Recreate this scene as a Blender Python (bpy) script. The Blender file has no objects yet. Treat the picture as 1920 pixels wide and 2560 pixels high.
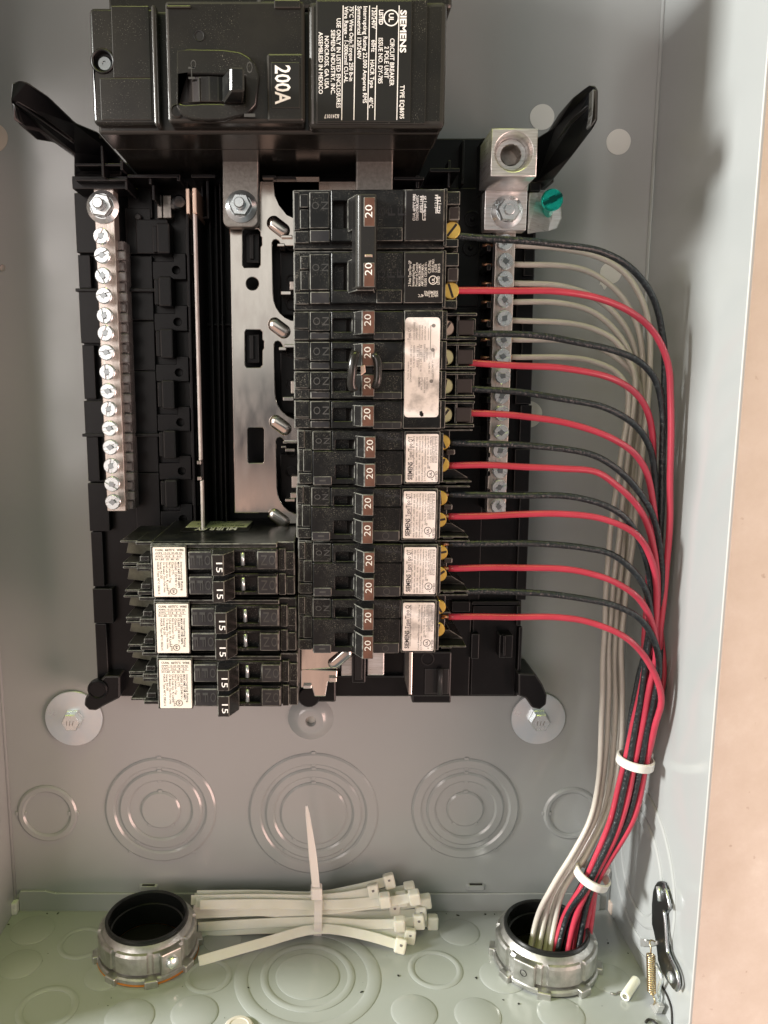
import bpy, bmesh, math, random
from mathutils import Vector, Matrix
random.seed(7)
sc = bpy.context.scene
COL = sc.collection
MM = 0.001

# ---------------------------------------------------------------- camera
F, CX, CY, D = 2009.0, 810.0, 1280.0, 443.0        # focal length (photo pixels), principal point, distance in mm
P = math.atan(320 / 2009.0)                        # the camera looks down by about nine degrees
cp, sp = math.cos(P), math.sin(P)
cam = bpy.data.cameras.new('camera')
camo = bpy.data.objects.new('camera', cam)
COL.objects.link(camo)
cam.sensor_fit = 'VERTICAL'
cam.sensor_height = 24.0
cam.lens = 24.0 * F / 2560.0
cam.shift_x = (960 - CX) / 2560.0
cam.shift_y = (CY - 1280) / 2560.0
cam.clip_start = 0.01
cam.clip_end = 100
camo.location = (0, -D * MM, 0)
camo.rotation_euler = (math.pi / 2 - P, 0, 0)
sc.camera = camo

# ---------------------------------------------------------------- light
world = bpy.data.worlds.new('World')
sc.world = world
world.use_nodes = True
nt = world.node_tree
bg = nt.nodes['Background']
tc = nt.nodes.new('ShaderNodeTexCoord')
sx = nt.nodes.new('ShaderNodeSeparateXYZ')
nt.links.new(tc.outputs['Generated'], sx.inputs[0])
mr = nt.nodes.new('ShaderNodeMapRange')
mr.inputs[1].default_value = -1; mr.inputs[2].default_value = 1
nt.links.new(sx.outputs['X'], mr.inputs[0])
rmp = nt.nodes.new('ShaderNodeValToRGB')            # the room from its left side to its right side
rmp.color_ramp.elements[0].position = 0.0; rmp.color_ramp.elements[0].color = (0.74, 0.62, 0.57, 1)
rmp.color_ramp.elements[1].position = 1.0; rmp.color_ramp.elements[1].color = (0.48, 0.51, 0.52, 1)
e = rmp.color_ramp.elements.new(0.33); e.color = (0.64, 0.60, 0.60, 1)
e = rmp.color_ramp.elements.new(0.56); e.color = (0.36, 0.44, 0.49, 1)
nt.links.new(mr.outputs[0], rmp.inputs[0])
mz = nt.nodes.new('ShaderNodeMapRange')
mz.inputs[1].default_value = -1; mz.inputs[2].default_value = 1
nt.links.new(sx.outputs['Z'], mz.inputs[0])
rz = nt.nodes.new('ShaderNodeValToRGB')             # floor, walls, ceiling
rz.color_ramp.elements[0].position = 0.0; rz.color_ramp.elements[0].color = (0.48, 0.42, 0.37, 1)
rz.color_ramp.elements[1].position = 1.0; rz.color_ramp.elements[1].color = (0.72, 0.78, 0.36, 1)
e = rz.color_ramp.elements.new(0.45); e.color = (0.95, 0.93, 0.92, 1)
nt.links.new(mz.outputs[0], rz.inputs[0])
mx = nt.nodes.new('ShaderNodeMixRGB'); mx.blend_type = 'MULTIPLY'; mx.inputs[0].default_value = 1
nt.links.new(rmp.outputs[0], mx.inputs[1]); nt.links.new(rz.outputs[0], mx.inputs[2])
ry = nt.nodes.new('ShaderNodeMapRange')              # the deep room behind the viewer is dimmer than the bright sides
ry.inputs[1].default_value = -1.0; ry.inputs[2].default_value = -0.62; ry.inputs[3].default_value = 0.50; ry.inputs[4].default_value = 1.08
nt.links.new(sx.outputs['Y'], ry.inputs[0])
my = nt.nodes.new('ShaderNodeMixRGB'); my.blend_type = 'MULTIPLY'; my.inputs[0].default_value = 1
nt.links.new(mx.outputs[0], my.inputs[1]); nt.links.new(ry.outputs[0], my.inputs[2])
room = my.outputs[0]
def patch(src, x0, z0, ax_, az_, soft, colr):
    """something standing in the room behind the viewer: an oval of colour round direction (x0, -1, z0)"""
    def mth(op, a, b=None):
        n_ = nt.nodes.new('ShaderNodeMath'); n_.operation = op
        for k_, v_ in enumerate((a, b)):
            if v_ is None: continue
            if isinstance(v_, (int, float)): n_.inputs[k_].default_value = v_
            else: nt.links.new(v_, n_.inputs[k_])
        return n_.outputs[0]
    u_ = mth('DIVIDE', mth('SUBTRACT', sx.outputs['X'], x0), ax_)
    v_ = mth('DIVIDE', mth('SUBTRACT', sx.outputs['Z'], z0), az_)
    d_ = mth('SQRT', mth('ADD', mth('MULTIPLY', u_, u_), mth('MULTIPLY', v_, v_)))
    f_ = nt.nodes.new('ShaderNodeMapRange'); f_.interpolation_type = 'SMOOTHSTEP'
    f_.inputs[1].default_value = 1 - soft; f_.inputs[2].default_value = 1 + soft; f_.inputs[3].default_value = 1; f_.inputs[4].default_value = 0
    nt.links.new(d_, f_.inputs[0])
    g_ = mth('MULTIPLY', f_.outputs[0], mth('LESS_THAN', sx.outputs['Y'], 0.0))
    m_ = nt.nodes.new('ShaderNodeMixRGB'); nt.links.new(g_, m_.inputs[0]); nt.links.new(src, m_.inputs[1]); m_.inputs[2].default_value = (*colr, 1)
    return m_.outputs[0]
room = patch(room, -0.14, 0.16, 0.26, 0.15, .35, (1.25, 1.20, 1.12))      # bright wall over the viewer's shoulder
room = patch(room, -0.22, -0.36, 0.42, 0.26, .30, (0.95, 0.64, 0.52))     # warm floor
room = patch(room, -0.52, 0.12, 0.20, 0.32, .35, (1.15, 0.78, 0.68))      # pinkish wall at the left
room = patch(room, 0.0, -0.045, 0.40, 0.055, .5, (0.10, 0.10, 0.11))      # the viewer
nt.links.new(room, bg.inputs[0])
bg.inputs[1].default_value = 0.70

def area(name, loc, target, size, size_y, power, col):
    l = bpy.data.lights.new(name, 'AREA')
    l.shape = 'RECTANGLE'; l.size = size; l.size_y = size_y
    l.energy = power; l.color = col
    o = bpy.data.objects.new(name, l); COL.objects.link(o)
    o.location = loc
    o.rotation_euler = (Vector(target) - Vector(loc)).to_track_quat('-Z', 'Y').to_euler()
    return o
area('window_light', (-2.40, -0.72, 0.70), (0.1, -0.05, 0.0), 0.50, 0.42, 138, (1.0, 0.985, 0.94))
area('ceiling_light', (0.15, -0.62, 2.0), (0, -0.05, -0.3), 1.4, 0.35, 13, (0.92, 1.0, 0.22))
area('room_light', (-1.1, -1.9, 0.25), (0, 0, 0), 0.9, 1.1, 11, (1.0, 0.92, 0.88))
area('warm_bounce_fill', (1.25, -0.95, -0.45), (-0.1, 0, -0.1), 0.9, 0.8, 19, (1.0, 0.64, 0.54))  # added fill standing in for warm bounce off the beige wall

sc.view_settings.view_transform = 'Standard'
sc.view_settings.look = 'None'
sc.view_settings.exposure = 0.10
sc.view_settings.gamma = 1.0
sc.render.engine = 'CYCLES'
sc.cycles.use_denoising = True
sc.cycles.max_bounces = 8

# ---------------------------------------------------------------- geometry helpers
# x to the right, z up, h out of the back panel towards the viewer (all mm)
def W(x, z, h): return Vector((x * MM, -h * MM, z * MM))
def ray(px, py):
    u = (px - CX) / F; v = (py - CY) / F
    return u, cp - v * sp, -sp - v * cp
def at(px, py, h):
    a, b, c = ray(px, py); t = (D - h) / b
    return a * t, c * t, h
def atz(px, py, z):
    a, b, c = ray(px, py); t = z / c
    return a * t, z, D - b * t
def atx(px, py, x):
    a, b, c = ray(px, py); t = x / a
    return x, c * t, D - b * t
def V(px, py, h): return W(*at(px, py, h))

ORG = {}
def tag(o, label=None, cat=None, group=None, kind=None):
    if label: o['label'] = label
    if cat: o['category'] = cat
    if group: o['group'] = group
    if kind: o['kind'] = kind
    return o
def thing(name, label, cat, org, group=None):
    o = bpy.data.objects.new(name, None); COL.objects.link(o)
    o.empty_display_size = 0.005
    o.location = org; ORG[o.name] = Vector(org)
    return tag(o, label, cat, group)
def put(name, me, mats, parent=None, smooth=False):
    """link a mesh given in world coordinates under a parent (or on its own, origin at its middle)"""
    o = bpy.data.objects.new(name, me); COL.objects.link(o)
    if not isinstance(mats, (list, tuple)): mats = [mats]
    if len(me.materials) == 0:
        for m in mats: me.materials.append(m)
    if parent is None:
        n = max(1, len(me.vertices)); c = Vector((0, 0, 0))
        for v in me.vertices: c += v.co
        c /= n
        me.transform(Matrix.Translation(-c)); o.location = c; ORG[o.name] = c
    else:
        org = ORG[parent.name]
        me.transform(Matrix.Translation(-org)); o.parent = parent; ORG[o.name] = org
    if smooth:
        for p in me.polygons: p.use_smooth = True
    return o
def bm_mesh(bm, name):
    bm.normal_update()
    me = bpy.data.meshes.new(name); bm.to_mesh(me); bm.free(); return me
def do_bevel(bm, b, seg=2, edge_mat=False, edges=None):
    if b <= 0: return
    es = edges if edges is not None else list(bm.edges)
    r = bmesh.ops.bevel(bm, geom=es, offset=b * MM, segments=seg, affect='EDGES', profile=0.5, clamp_overlap=True)
    if edge_mat:
        for f in r['faces']: f.material_index = 1
def box(name, x0, x1, z0, z1, h0, h1, mats, parent, b=0.4, seg=2, rot=0):
    bm = bmesh.new()
    m = Matrix.Translation(W((x0 + x1) / 2, (z0 + z1) / 2, (h0 + h1) / 2)) @ Matrix.Rotation(-rot, 4, 'Y') @ Matrix.Diagonal((abs(x1 - x0) * MM, abs(h1 - h0) * MM, abs(z1 - z0) * MM, 1))
    bmesh.ops.create_cube(bm, size=1.0, matrix=m)
    do_bevel(bm, b, seg, isinstance(mats, (list, tuple)) and len(mats) > 1)
    return put(name, bm_mesh(bm, name), mats, parent)
def pbox(name, p0, q0, p1, q1, h0, h1, mats, parent, b=0.4, seg=2, rot=0):
    """box whose front face covers photo pixels p0..p1, q0..q1 at height h1"""
    qm, pm = (q0 + q1) / 2, (p0 + p1) / 2
    return box(name, at(p0, qm, h1)[0], at(p1, qm, h1)[0], at(pm, q1, h1)[1], at(pm, q0, h1)[1], h0, h1, mats, parent, b, seg, rot)
def loft(name, rings, mats, parent, cap=True, smooth=False, b=0, seg=1, closed=True):
    """skin through rings of world points"""
    bm = bmesh.new(); vr = []
    for r in rings: vr.append([bm.verts.new(p) for p in r])
    n = len(rings[0])
    for a, c in zip(vr, vr[1:]):
        for i in range(n if closed else n - 1):
            j = (i + 1) % n
            try: bm.faces.new((a[i], a[j], c[j], c[i]))
            except ValueError: pass
    if cap and closed:
        bm.faces.new(list(reversed(vr[0]))); bm.faces.new(vr[-1])
    bmesh.ops.recalc_face_normals(bm, faces=bm.faces[:])
    do_bevel(bm, b, seg, isinstance(mats, (list, tuple)) and len(mats) > 1)
    return put(name, bm_mesh(bm, name), mats, parent, smooth)
def prism(name, pts, h0, h1, mats, parent, b=0.3, seg=2):
    """outline of (x, z) mm extruded from h0 to h1"""
    return loft(name, [[W(x, z, h0) for x, z in pts], [W(x, z, h1) for x, z in pts]], mats, parent, b=b, seg=seg)
def profile(name, pts, z0, z1, mats, parent, b=0.3, seg=2):
    """side outline of (x, h) mm extruded along z"""
    return loft(name, [[W(x, z0, h) for x, h in pts], [W(x, z1, h) for x, h in pts]], mats, parent, b=b, seg=seg)
def circ(cx, cz, r, n=24, a0=0.0): return [(cx + r * math.cos(a0 + 2 * math.pi * i / n), cz + r * math.sin(a0 + 2 * math.pi * i / n)) for i in range(n)]
def rect(x0, x1, z0, z1, r=0, n=4):
    if r <= 0: return [(x0, z0), (x1, z0), (x1, z1), (x0, z1)]
    o = []
    for cx, cz, a in ((x1 - r, z0 + r, -math.pi / 2), (x1 - r, z1 - r, 0), (x0 + r, z1 - r, math.pi / 2), (x0 + r, z0 + r, math.pi)):
        for i in range(n + 1):
            t = a + math.pi / 2 * i / n
            o.append((cx + r * math.cos(t), cz + r * math.sin(t)))
    return o
def sheet(name, outer, holes, h0, h1, mats, parent, b=0.0):
    """flat plate with holes"""
    cu = bpy.data.curves.new(name, 'CURVE'); cu.dimensions = '2D'; cu.fill_mode = 'BOTH'
    cu.extrude = (h1 - h0) / 2 * MM - b * MM; cu.bevel_depth = b * MM; cu.offset = -b * MM; cu.bevel_resolution = 1
    for pts in [outer] + list(holes):
        s = cu.splines.new('POLY'); s.points.add(len(pts) - 1)
        for p, (x, z) in zip(s.points, pts): p.co = (x * MM, z * MM, 0, 1)
        s.use_cyclic_u = True
    t = bpy.data.objects.new('tmp', cu); COL.objects.link(t)
    bpy.context.view_layer.update()
    me = bpy.data.meshes.new_from_object(t.evaluated_get(bpy.context.evaluated_depsgraph_get()))
    bpy.data.objects.remove(t); bpy.data.curves.remove(cu)
    hm = (h0 + h1) / 2 * MM
    for v in me.vertices:
        x, y, z = v.co; v.co = (x, -hm - z, y)
    me.materials.clear()
    return put(name, me, mats, parent)
def lathe(name, prof, org, axis, mats, parent, n=28, smooth=True, a0=0.0):
    """revolve (radius, along-axis) mm pairs round an axis (unit world vector) through org"""
    ax = Vector(axis).normalized()
    u = ax.orthogonal().normalized(); v = ax.cross(u)
    bm = bmesh.new(); rings = []
    for r, t in prof:
        if r < 1e-6: rings.append([bm.verts.new(org + ax * t * MM)])
        else: rings.append([bm.verts.new(org + ax * t * MM + (u * math.cos(a0 + 2 * math.pi * i / n) + v * math.sin(a0 + 2 * math.pi * i / n)) * r * MM) for i in range(n)])
    for a, c in zip(rings, rings[1:]):
        for i in range(n):
            j = (i + 1) % n
            if len(a) == 1 and len(c) == 1: continue
            if len(a) == 1: bm.faces.new((a[0], c[j], c[i]))
            elif len(c) == 1: bm.faces.new((a[i], a[j], c[0]))
            else: bm.faces.new((a[i], a[j], c[j], c[i]))
    bmesh.ops.recalc_face_normals(bm, faces=bm.faces[:])
    me = bm_mesh(bm, name)
    o = put(name, me, mats, parent)
    if smooth:
        for p in me.polygons: p.use_smooth = True
        try: me.set_sharp_from_angle(angle=math.radians(24))
        except Exception: pass
    return o
OUT = Vector((0, -1, 0)); UP = Vector((0, 0, 1)); RIGHT = Vector((1, 0, 0))
def spline(pts, step=2.5):
    """Catmull-Rom through world points"""
    P_ = [Vector(p) for p in pts]
    P_ = [P_[0] * 2 - P_[1]] + P_ + [P_[-1] * 2 - P_[-2]]
    o = []
    for i in range(1, len(P_) - 2):
        p0, p1, p2, p3 = P_[i - 1:i + 3]
        L = (p2 - p1).length
        n = max(2, int(L / (step * MM)))
        # centripetal
        t0 = 0; t1 = t0 + max(1e-6, (p1 - p0).length) ** .5; t2 = t1 + max(1e-6, L) ** .5; t3 = t2 + max(1e-6, (p3 - p2).length) ** .5
        for k in range(n):
            t = t1 + (t2 - t1) * k / n
            a1 = p0 * ((t1 - t) / (t1 - t0)) + p1 * ((t - t0) / (t1 - t0))
            a2 = p1 * ((t2 - t) / (t2 - t1)) + p2 * ((t - t1) / (t2 - t1))
            a3 = p2 * ((t3 - t) / (t3 - t2)) + p3 * ((t - t2) / (t3 - t2))
            b1 = a1 * ((t2 - t) / (t2 - t0)) + a2 * ((t - t0) / (t2 - t0))
            b2 = a2 * ((t3 - t) / (t3 - t1)) + a3 * ((t - t1) / (t3 - t1))
            o.append(b1 * ((t2 - t) / (t2 - t1)) + b2 * ((t - t1) / (t2 - t1)))
    o.append(P_[-2])
    return o
def tube(name, pts, r, mats, parent=None, n=10, ribbon=None, normal=None):
    """round tube, or a flat strap when ribbon=(half width, half thickness)"""
    tn = []
    for i in range(len(pts)):
        a = pts[max(0, i - 1)]; b = pts[min(len(pts) - 1, i + 1)]
        tn.append((b - a).normalized())
    nv = Vector(normal) if normal is not None else tn[0].orthogonal()
    rings = []
    for p, t in zip(pts, tn):
        nv = (nv - t * nv.dot(t)).normalized(); bv = t.cross(nv)
        if ribbon:
            w, k = ribbon[0] * MM, ribbon[1] * MM
            rings.append([p + nv * sz * k + bv * sw * w for sw, sz in ((-1, -.6), (-.9, -1), (.9, -1), (1, -.6), (1, .6), (.9, 1), (-.9, 1), (-1, .6))])
        else:
            rings.append([p + (nv * math.cos(2 * math.pi * i / n) + bv * math.sin(2 * math.pi * i / n)) * r * MM for i in range(n)])
    return loft(name, rings, mats, parent, smooth=not ribbon)

# ---------------------------------------------------------------- print
CAPH = 0.71
def print_on(name, items, h, mat, parent, axis='h', lift=0.06):
    """flat lettering; item = (string, start x, start z, run length or None, cap height, direction, weight)"""
    bm = bmesh.new()
    for it in items:
        s, x, z, run, cap, d = it[:6]
        wt = it[6] if len(it) > 6 else 0.0
        if s == 'O#':                                # ring mark: x, z centre, run = radius
            ro, ri = run, run - cap
            vo = [bm.verts.new(W(a, b, h + lift)) for a, b in circ(x, z, ro, 24)]
            vi = [bm.verts.new(W(a, b, h + lift)) for a, b in circ(x, z, ri, 24)]
            for i in range(24):
                j = (i + 1) % 24
                bm.faces.new((vo[i], vo[j], vi[j], vi[i]))
            continue
        if s == '--':                                # ruled line to (run, cap) with thickness d
            x2, z2, th = run, cap, d
            dv = Vector((x2 - x, z2 - z)); nn = Vector((-dv.y, dv.x)).normalized() * th / 2
            bm.faces.new([bm.verts.new(W(a, b, h + lift)) for a, b in ((x - nn.x, z - nn.y), (x2 - nn.x, z2 - nn.y), (x2 + nn.x, z2 + nn.y), (x + nn.x, z + nn.y))])
            continue
        if s == '@@':                                # filled dot of radius run
            bm.faces.new([bm.verts.new(W(a, b, h + lift)) for a, b in circ(x, z, run, 16)])
            continue
        cu = bpy.data.curves.new('t', 'FONT'); cu.body = s; cu.size = 1.0; cu.resolution_u = 2; cu.offset = wt
        t = bpy.data.objects.new('t', cu); COL.objects.link(t)
        bpy.context.view_layer.update()
        me = bpy.data.meshes.new_from_object(t.evaluated_get(bpy.context.evaluated_depsgraph_get()))
        bpy.data.objects.remove(t); bpy.data.curves.remove(cu)
        if not me.vertices: continue
        x0 = min(v.co.x for v in me.vertices); x1 = max(v.co.x for v in me.vertices)
        ky = cap / CAPH
        kx = ky if run is None else run / (x1 - x0)
        dx, dz = {'r': (1, 0), 'l': (-1, 0), 'u': (0, 1), 'd': (0, -1)}[d]
        ux, uz = -dz, dx
        off = len(bm.verts)
        for v in me.vertices:
            a, b = (v.co.x - x0) * kx, v.co.y * ky
            bm.verts.new(W(x + dx * a + ux * b, z + dz * a + uz * b, h + lift))
        bm.verts.ensure_lookup_table()
        for f in me.polygons:
            try: bm.faces.new([bm.verts[off + i] for i in f.vertices])
            except ValueError: pass
        bpy.data.meshes.remove(me)
    return put(name, bm_mesh(bm, name), mat, parent)

def stacked(chars, x0, pitch, zc, wide, cap, d):
    """letters one beside the other along x, each turned a quarter"""
    sg = 1 if d == 'u' else -1
    return [(c, x0 + i * pitch * sg + (cap / 2 if d == 'u' else -cap / 2), zc - sg * wide / 2, wide, cap, d, .0) for i, c in enumerate(chars)]
# ---------------------------------------------------------------- materials
def mat(name, col, rough=0.5, metal=0.0, noise=None, bump=None, spec=0.5, trans=0.0, rough_noise=None, speck=None, sss=0.0, coat=0.0, stretch=(1, 1, 1), ior=1.45):
    m = bpy.data.materials.new(name); m.use_nodes = True
    n, l = m.node_tree.nodes, m.node_tree.links
    b = n['Principled BSDF']
    b.inputs['Roughness'].default_value = rough; b.inputs['Metallic'].default_value = metal
    b.inputs['Specular IOR Level'].default_value = spec
    b.inputs['Transmission Weight'].default_value = trans
    b.inputs['Coat Weight'].default_value = coat; b.inputs['Coat Roughness'].default_value = 0.15
    b.inputs['IOR'].default_value = ior
    if sss:
        b.inputs['Subsurface Weight'].default_value = sss; b.inputs['Subsurface Scale'].default_value = 0.002
        b.inputs['Subsurface Radius'].default_value = (1, .9, .7)
    t = n.new('ShaderNodeTexCoord'); mp = n.new('ShaderNodeMapping'); mp.inputs['Scale'].default_value = stretch
    l.new(t.outputs['Object'], mp.inputs[0])
    src = None
    if noise:
        scale, c2, lo, hi = noise
        x = n.new('ShaderNodeTexNoise'); x.inputs['Scale'].default_value = scale; x.inputs['Detail'].default_value = 6; x.inputs['Roughness'].default_value = .6
        l.new(mp.outputs[0], x.inputs['Vector'])
        r = n.new('ShaderNodeValToRGB'); r.color_ramp.elements[0].position = lo; r.color_ramp.elements[1].position = hi
        r.color_ramp.elements[0].color = (*col, 1); r.color_ramp.elements[1].color = (*c2, 1)
        l.new(x.outputs[0], r.inputs[0]); src = r.outputs[0]
    if speck:                                        # fine dust grains
        scale, c3, thr, amt = speck
        x = n.new('ShaderNodeTexNoise'); x.inputs['Scale'].default_value = scale; x.inputs['Detail'].default_value = 2
        l.new(t.outputs['Object'], x.inputs['Vector'])
        x2 = n.new('ShaderNodeTexNoise'); x2.inputs['Scale'].default_value = scale / 22; x2.inputs['Detail'].default_value = 4
        l.new(t.outputs['Object'], x2.inputs['Vector'])
        r = n.new('ShaderNodeMapRange'); r.inputs[1].default_value = thr; r.inputs[2].default_value = thr + .1; r.inputs[4].default_value = amt
        l.new(x.outputs[0], r.inputs[0])
        r2 = n.new('ShaderNodeMapRange'); r2.inputs[1].default_value = .4; r2.inputs[2].default_value = .68
        l.new(x2.outputs[0], r2.inputs[0])
        mu = n.new('ShaderNodeMath'); mu.operation = 'MULTIPLY'; l.new(r.outputs[0], mu.inputs[0]); l.new(r2.outputs[0], mu.inputs[1])
        k = n.new('ShaderNodeMixRGB'); l.new(mu.outputs[0], k.inputs[0]); k.inputs[2].default_value = (*c3, 1)
        if src: l.new(src, k.inputs[1])
        else: k.inputs[1].default_value = (*col, 1)
        src = k.outputs[0]
    if src: l.new(src, b.inputs['Base Color'])
    else: b.inputs['Base Color'].default_value = (*col, 1)
    if rough_noise:
        scale, lo, hi = rough_noise
        x = n.new('ShaderNodeTexNoise'); x.inputs['Scale'].default_value = scale; x.inputs['Detail'].default_value = 5
        l.new(mp.outputs[0], x.inputs['Vector'])
        r = n.new('ShaderNodeMapRange'); r.inputs[1].default_value = .3; r.inputs[2].default_value = .7; r.inputs[3].default_value = lo; r.inputs[4].default_value = hi
        l.new(x.outputs[0], r.inputs[0]); l.new(r.outputs[0], b.inputs['Roughness'])
    if bump:
        scale, st = bump[:2]
        x = n.new('ShaderNodeTexNoise'); x.inputs['Scale'].default_value = scale; x.inputs['Detail'].default_value = 3
        l.new(mp.outputs[0], x.inputs['Vector'])
        u = n.new('ShaderNodeBump'); u.inputs['Strength'].default_value = st; u.inputs['Distance'].default_value = bump[2] if len(bump) > 2 else 0.0003
        l.new(x.outputs[0], u.inputs['Height']); l.new(u.outputs[0], b.inputs['Normal'])
    return m
M = {}
M['paint'] = mat('grey enamel', (0.35, 0.37, 0.372), .25, noise=(7, (0.375, 0.395, 0.395), .35, .7), bump=(1100, .06), rough_noise=(24, .11, .22), spec=1.0)
M['edge_paint'] = mat('worn enamel edge', (0.50, 0.51, 0.50), .4)
M['base'] = mat('black moulded plastic', (0.0042, 0.0046, 0.0056), .32, noise=(60, (0.008, 0.0084, 0.0094), .4, .75), bump=(700, .05), spec=.28)
M['base_edge'] = mat('moulded edge', (0.030, 0.030, 0.031), .4, spec=.5)
M['case'] = mat('black breaker case', (0.0050, 0.0056, 0.0060), .30, noise=(110, (0.0145, 0.0158, 0.0155), .45, .75), speck=(2600, (.34, .33, .28), .59, .7), bump=(1500, .10), spec=.4)
M['case_edge'] = mat('rubbed case edge with highlight', (0.17, 0.168, 0.15), .42, noise=(350, (0.05, 0.05, 0.045), .45, .62))  # rubbed, dusty edges; their bright highlight is put into the colour too
M['gloss'] = mat('glossy black cover', (0.013, 0.0125, 0.0115), .20, noise=(40, (0.021, 0.020, 0.017), .4, .75), speck=(2300, (.34, .33, .27), .635, .55), bump=(1500, .05))
M['gloss_edge'] = mat('glossy black edge', (0.035, 0.034, 0.030), .22)
M['panel'] = mat('smooth black panel', (0.022, 0.022, 0.025), .33, noise=(150, (0.034, 0.034, 0.036), .45, .7), speck=(2600, (.25, .25, .25), .66, .4))
M['relief'] = mat('raised black lettering', (0.062, 0.062, 0.060), .4)
M['dust_sheen'] = mat('dust and ceiling sheen on black plastic', (0.10, 0.10, 0.075), .5, noise=(120, (0.20, 0.20, 0.145), .38, .7), speck=(2200, (.35, .34, .28), .6, .6))  # thin dust and the ceiling's greenish light, both put into the colour
M['brown'] = mat('black handle face with warm reflection', (0.095, 0.044, 0.030), .40, noise=(250, (0.14, 0.064, 0.042), .4, .75), speck=(3000, (.3, .22, .17), .66, .4))  # black plastic; brown is the warm wall's reflection put into the colour
M['handle'] = mat('black handle', (0.013, 0.0125, 0.012), .26, speck=(2600, (.3, .28, .24), .68, .4))
M['clamp'] = mat('brown wire clamp', (0.028, 0.022, 0.020), .45)
M['plaque'] = mat('matt black plaque', (0.006, 0.006, 0.0065), .5)
M['white'] = mat('white print', (0.88, 0.87, 0.85), .55)
M['white_dim'] = mat('dulled white print', (0.66, 0.63, 0.58), .55)
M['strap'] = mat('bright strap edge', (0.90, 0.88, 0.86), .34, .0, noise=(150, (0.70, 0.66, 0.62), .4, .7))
M['ink'] = mat('black ink', (0.022, 0.021, 0.021), .6)
M['ink_soft'] = mat('fine black ink', (0.085, 0.08, 0.08), .6)
M['ink2'] = mat('worn grey ink', (0.20, 0.19, 0.185), .6)
M['label'] = mat('white paper label', (0.86, 0.80, 0.78), .5, noise=(60, (0.80, 0.74, 0.72), .35, .7))
M['label_worn'] = mat('scuffed white label', (0.82, 0.76, 0.74), .55, noise=(110, (0.46, 0.43, 0.42), .50, .66))
M['label_cream'] = mat('cream paper label', (0.88, 0.83, 0.75), .55, noise=(100, (0.80, 0.73, 0.64), .45, .7))
M['label_green'] = mat('pale green label', (0.74, 0.80, 0.52), .4)
M['zinc'] = mat('zinc plated steel', (0.80, 0.86, 0.87), .28, .82, noise=(120, (0.72, 0.79, 0.82), .4, .7), rough_noise=(200, .22, .36))
M['zinc_matt'] = mat('matt zinc washer', (0.80, 0.86, 0.89), .30, .8, noise=(40, (0.66, 0.78, 0.86), .4, .7), rough_noise=(60, .24, .42))
M['recess'] = mat('screw recess', (0.30, 0.33, 0.34), .3, 1.0)
M['alu'] = mat('milled aluminium', (0.77, 0.78, 0.78), .40, .75, stretch=(1, 1, 14), noise=(90, (0.57, 0.56, 0.53), .4, .7), rough_noise=(120, .26, .44))
M['alu_b'] = mat('aluminium bar', (0.74, 0.68, 0.63), .38, .75, stretch=(12, 12, 1), noise=(90, (0.60, 0.55, 0.50), .4, .7), rough_noise=(160, .26, .44))
M['tin'] = mat('tin plated bus', (0.70, 0.66, 0.61), .20, 1.0, stretch=(3, 3, 1), noise=(30, (0.62, 0.58, 0.54), .38, .72), rough_noise=(60, .10, .22), bump=(40, .05))
M['tin_dull'] = mat('dull tinned strap', (0.36, 0.345, 0.32), .46, 1.0, noise=(500, (0.26, 0.25, 0.23), .4, .7), bump=(900, .2))
M['copper'] = mat('copper', (0.80, 0.45, 0.30), .32, 1.0, noise=(200, (0.66, 0.36, 0.24), .4, .7))
M['copper_pale'] = mat('pale tinned copper', (0.72, 0.55, 0.45), .38, 1.0)
M['brass'] = mat('brass screw', (0.92, 0.66, 0.17), .30, .65, noise=(300, (0.80, 0.52, 0.11), .4, .7))
M['brass_pale'] = mat('pale brass screw', (0.76, 0.74, 0.42), .32, .65)
M['green'] = mat('green bonding screw', (0.02, 0.68, 0.53), .18, .75, noise=(300, (0.015, 0.48, 0.42), .4, .7))
M['green_dk'] = mat('green screw slot', (0.006, 0.10, 0.085), .3, .8)
M['red'] = mat('red insulation', (0.50, 0.045, 0.080), .30, bump=(420, .30), noise=(60, (0.42, 0.036, 0.062), .4, .7), coat=.3)
M['black'] = mat('black insulation', (0.013, 0.018, 0.021), .30, bump=(650, 1.0, .0007), coat=.25, noise=(650, (0.045, 0.055, 0.06), .54, .68))
M['cream'] = mat('white insulation', (0.56, 0.525, 0.475), .30, bump=(420, .25), coat=.25, noise=(50, (0.49, 0.46, 0.415), .4, .7))
M['nylon'] = mat('natural nylon', (0.84, 0.83, 0.74), .34, sss=.6, noise=(60, (0.78, 0.77, 0.67), .4, .7))
M['nylon_w'] = mat('white nylon', (0.78, 0.75, 0.71), .36, sss=.5)
M['cast'] = mat('cast zinc', (0.56, 0.56, 0.54), .42, 1.0, noise=(150, (0.36, 0.36, 0.34), .38, .72), bump=(420, .35), rough_noise=(120, .32, .58))
M['bush'] = mat('black bushing', (0.009, 0.010, 0.010), .24)
M['orange'] = mat('orange gasket', (0.46, 0.16, 0.015), .5)
M['steel'] = mat('latch steel', (0.44, 0.46, 0.48), .25, 1.0, rough_noise=(200, .18, .4))
M['steel_dk'] = mat('dark latch steel', (0.11, 0.115, 0.12), .34, 1.0)
M['spring'] = mat('yellow spring wire', (0.58, 0.46, 0.28), .3, 1.0)
M['clear'] = mat('smoky clear plastic', (0.20, 0.20, 0.20), .14, noise=(300, (0.11, 0.11, 0.11), .4, .7), coat=.6, bump=(200, .5))
M['dot'] = mat('white paper dot', (0.76, 0.77, 0.74), .6)
M['dot_warm'] = mat('tan paper dot', (0.62, 0.55, 0.48), .6)
M['crumb'] = mat('dark crumb', (0.02, 0.019, 0.017), .7)
M['plug'] = mat('pale hole plug', (0.62, 0.57, 0.52), .45)
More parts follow.
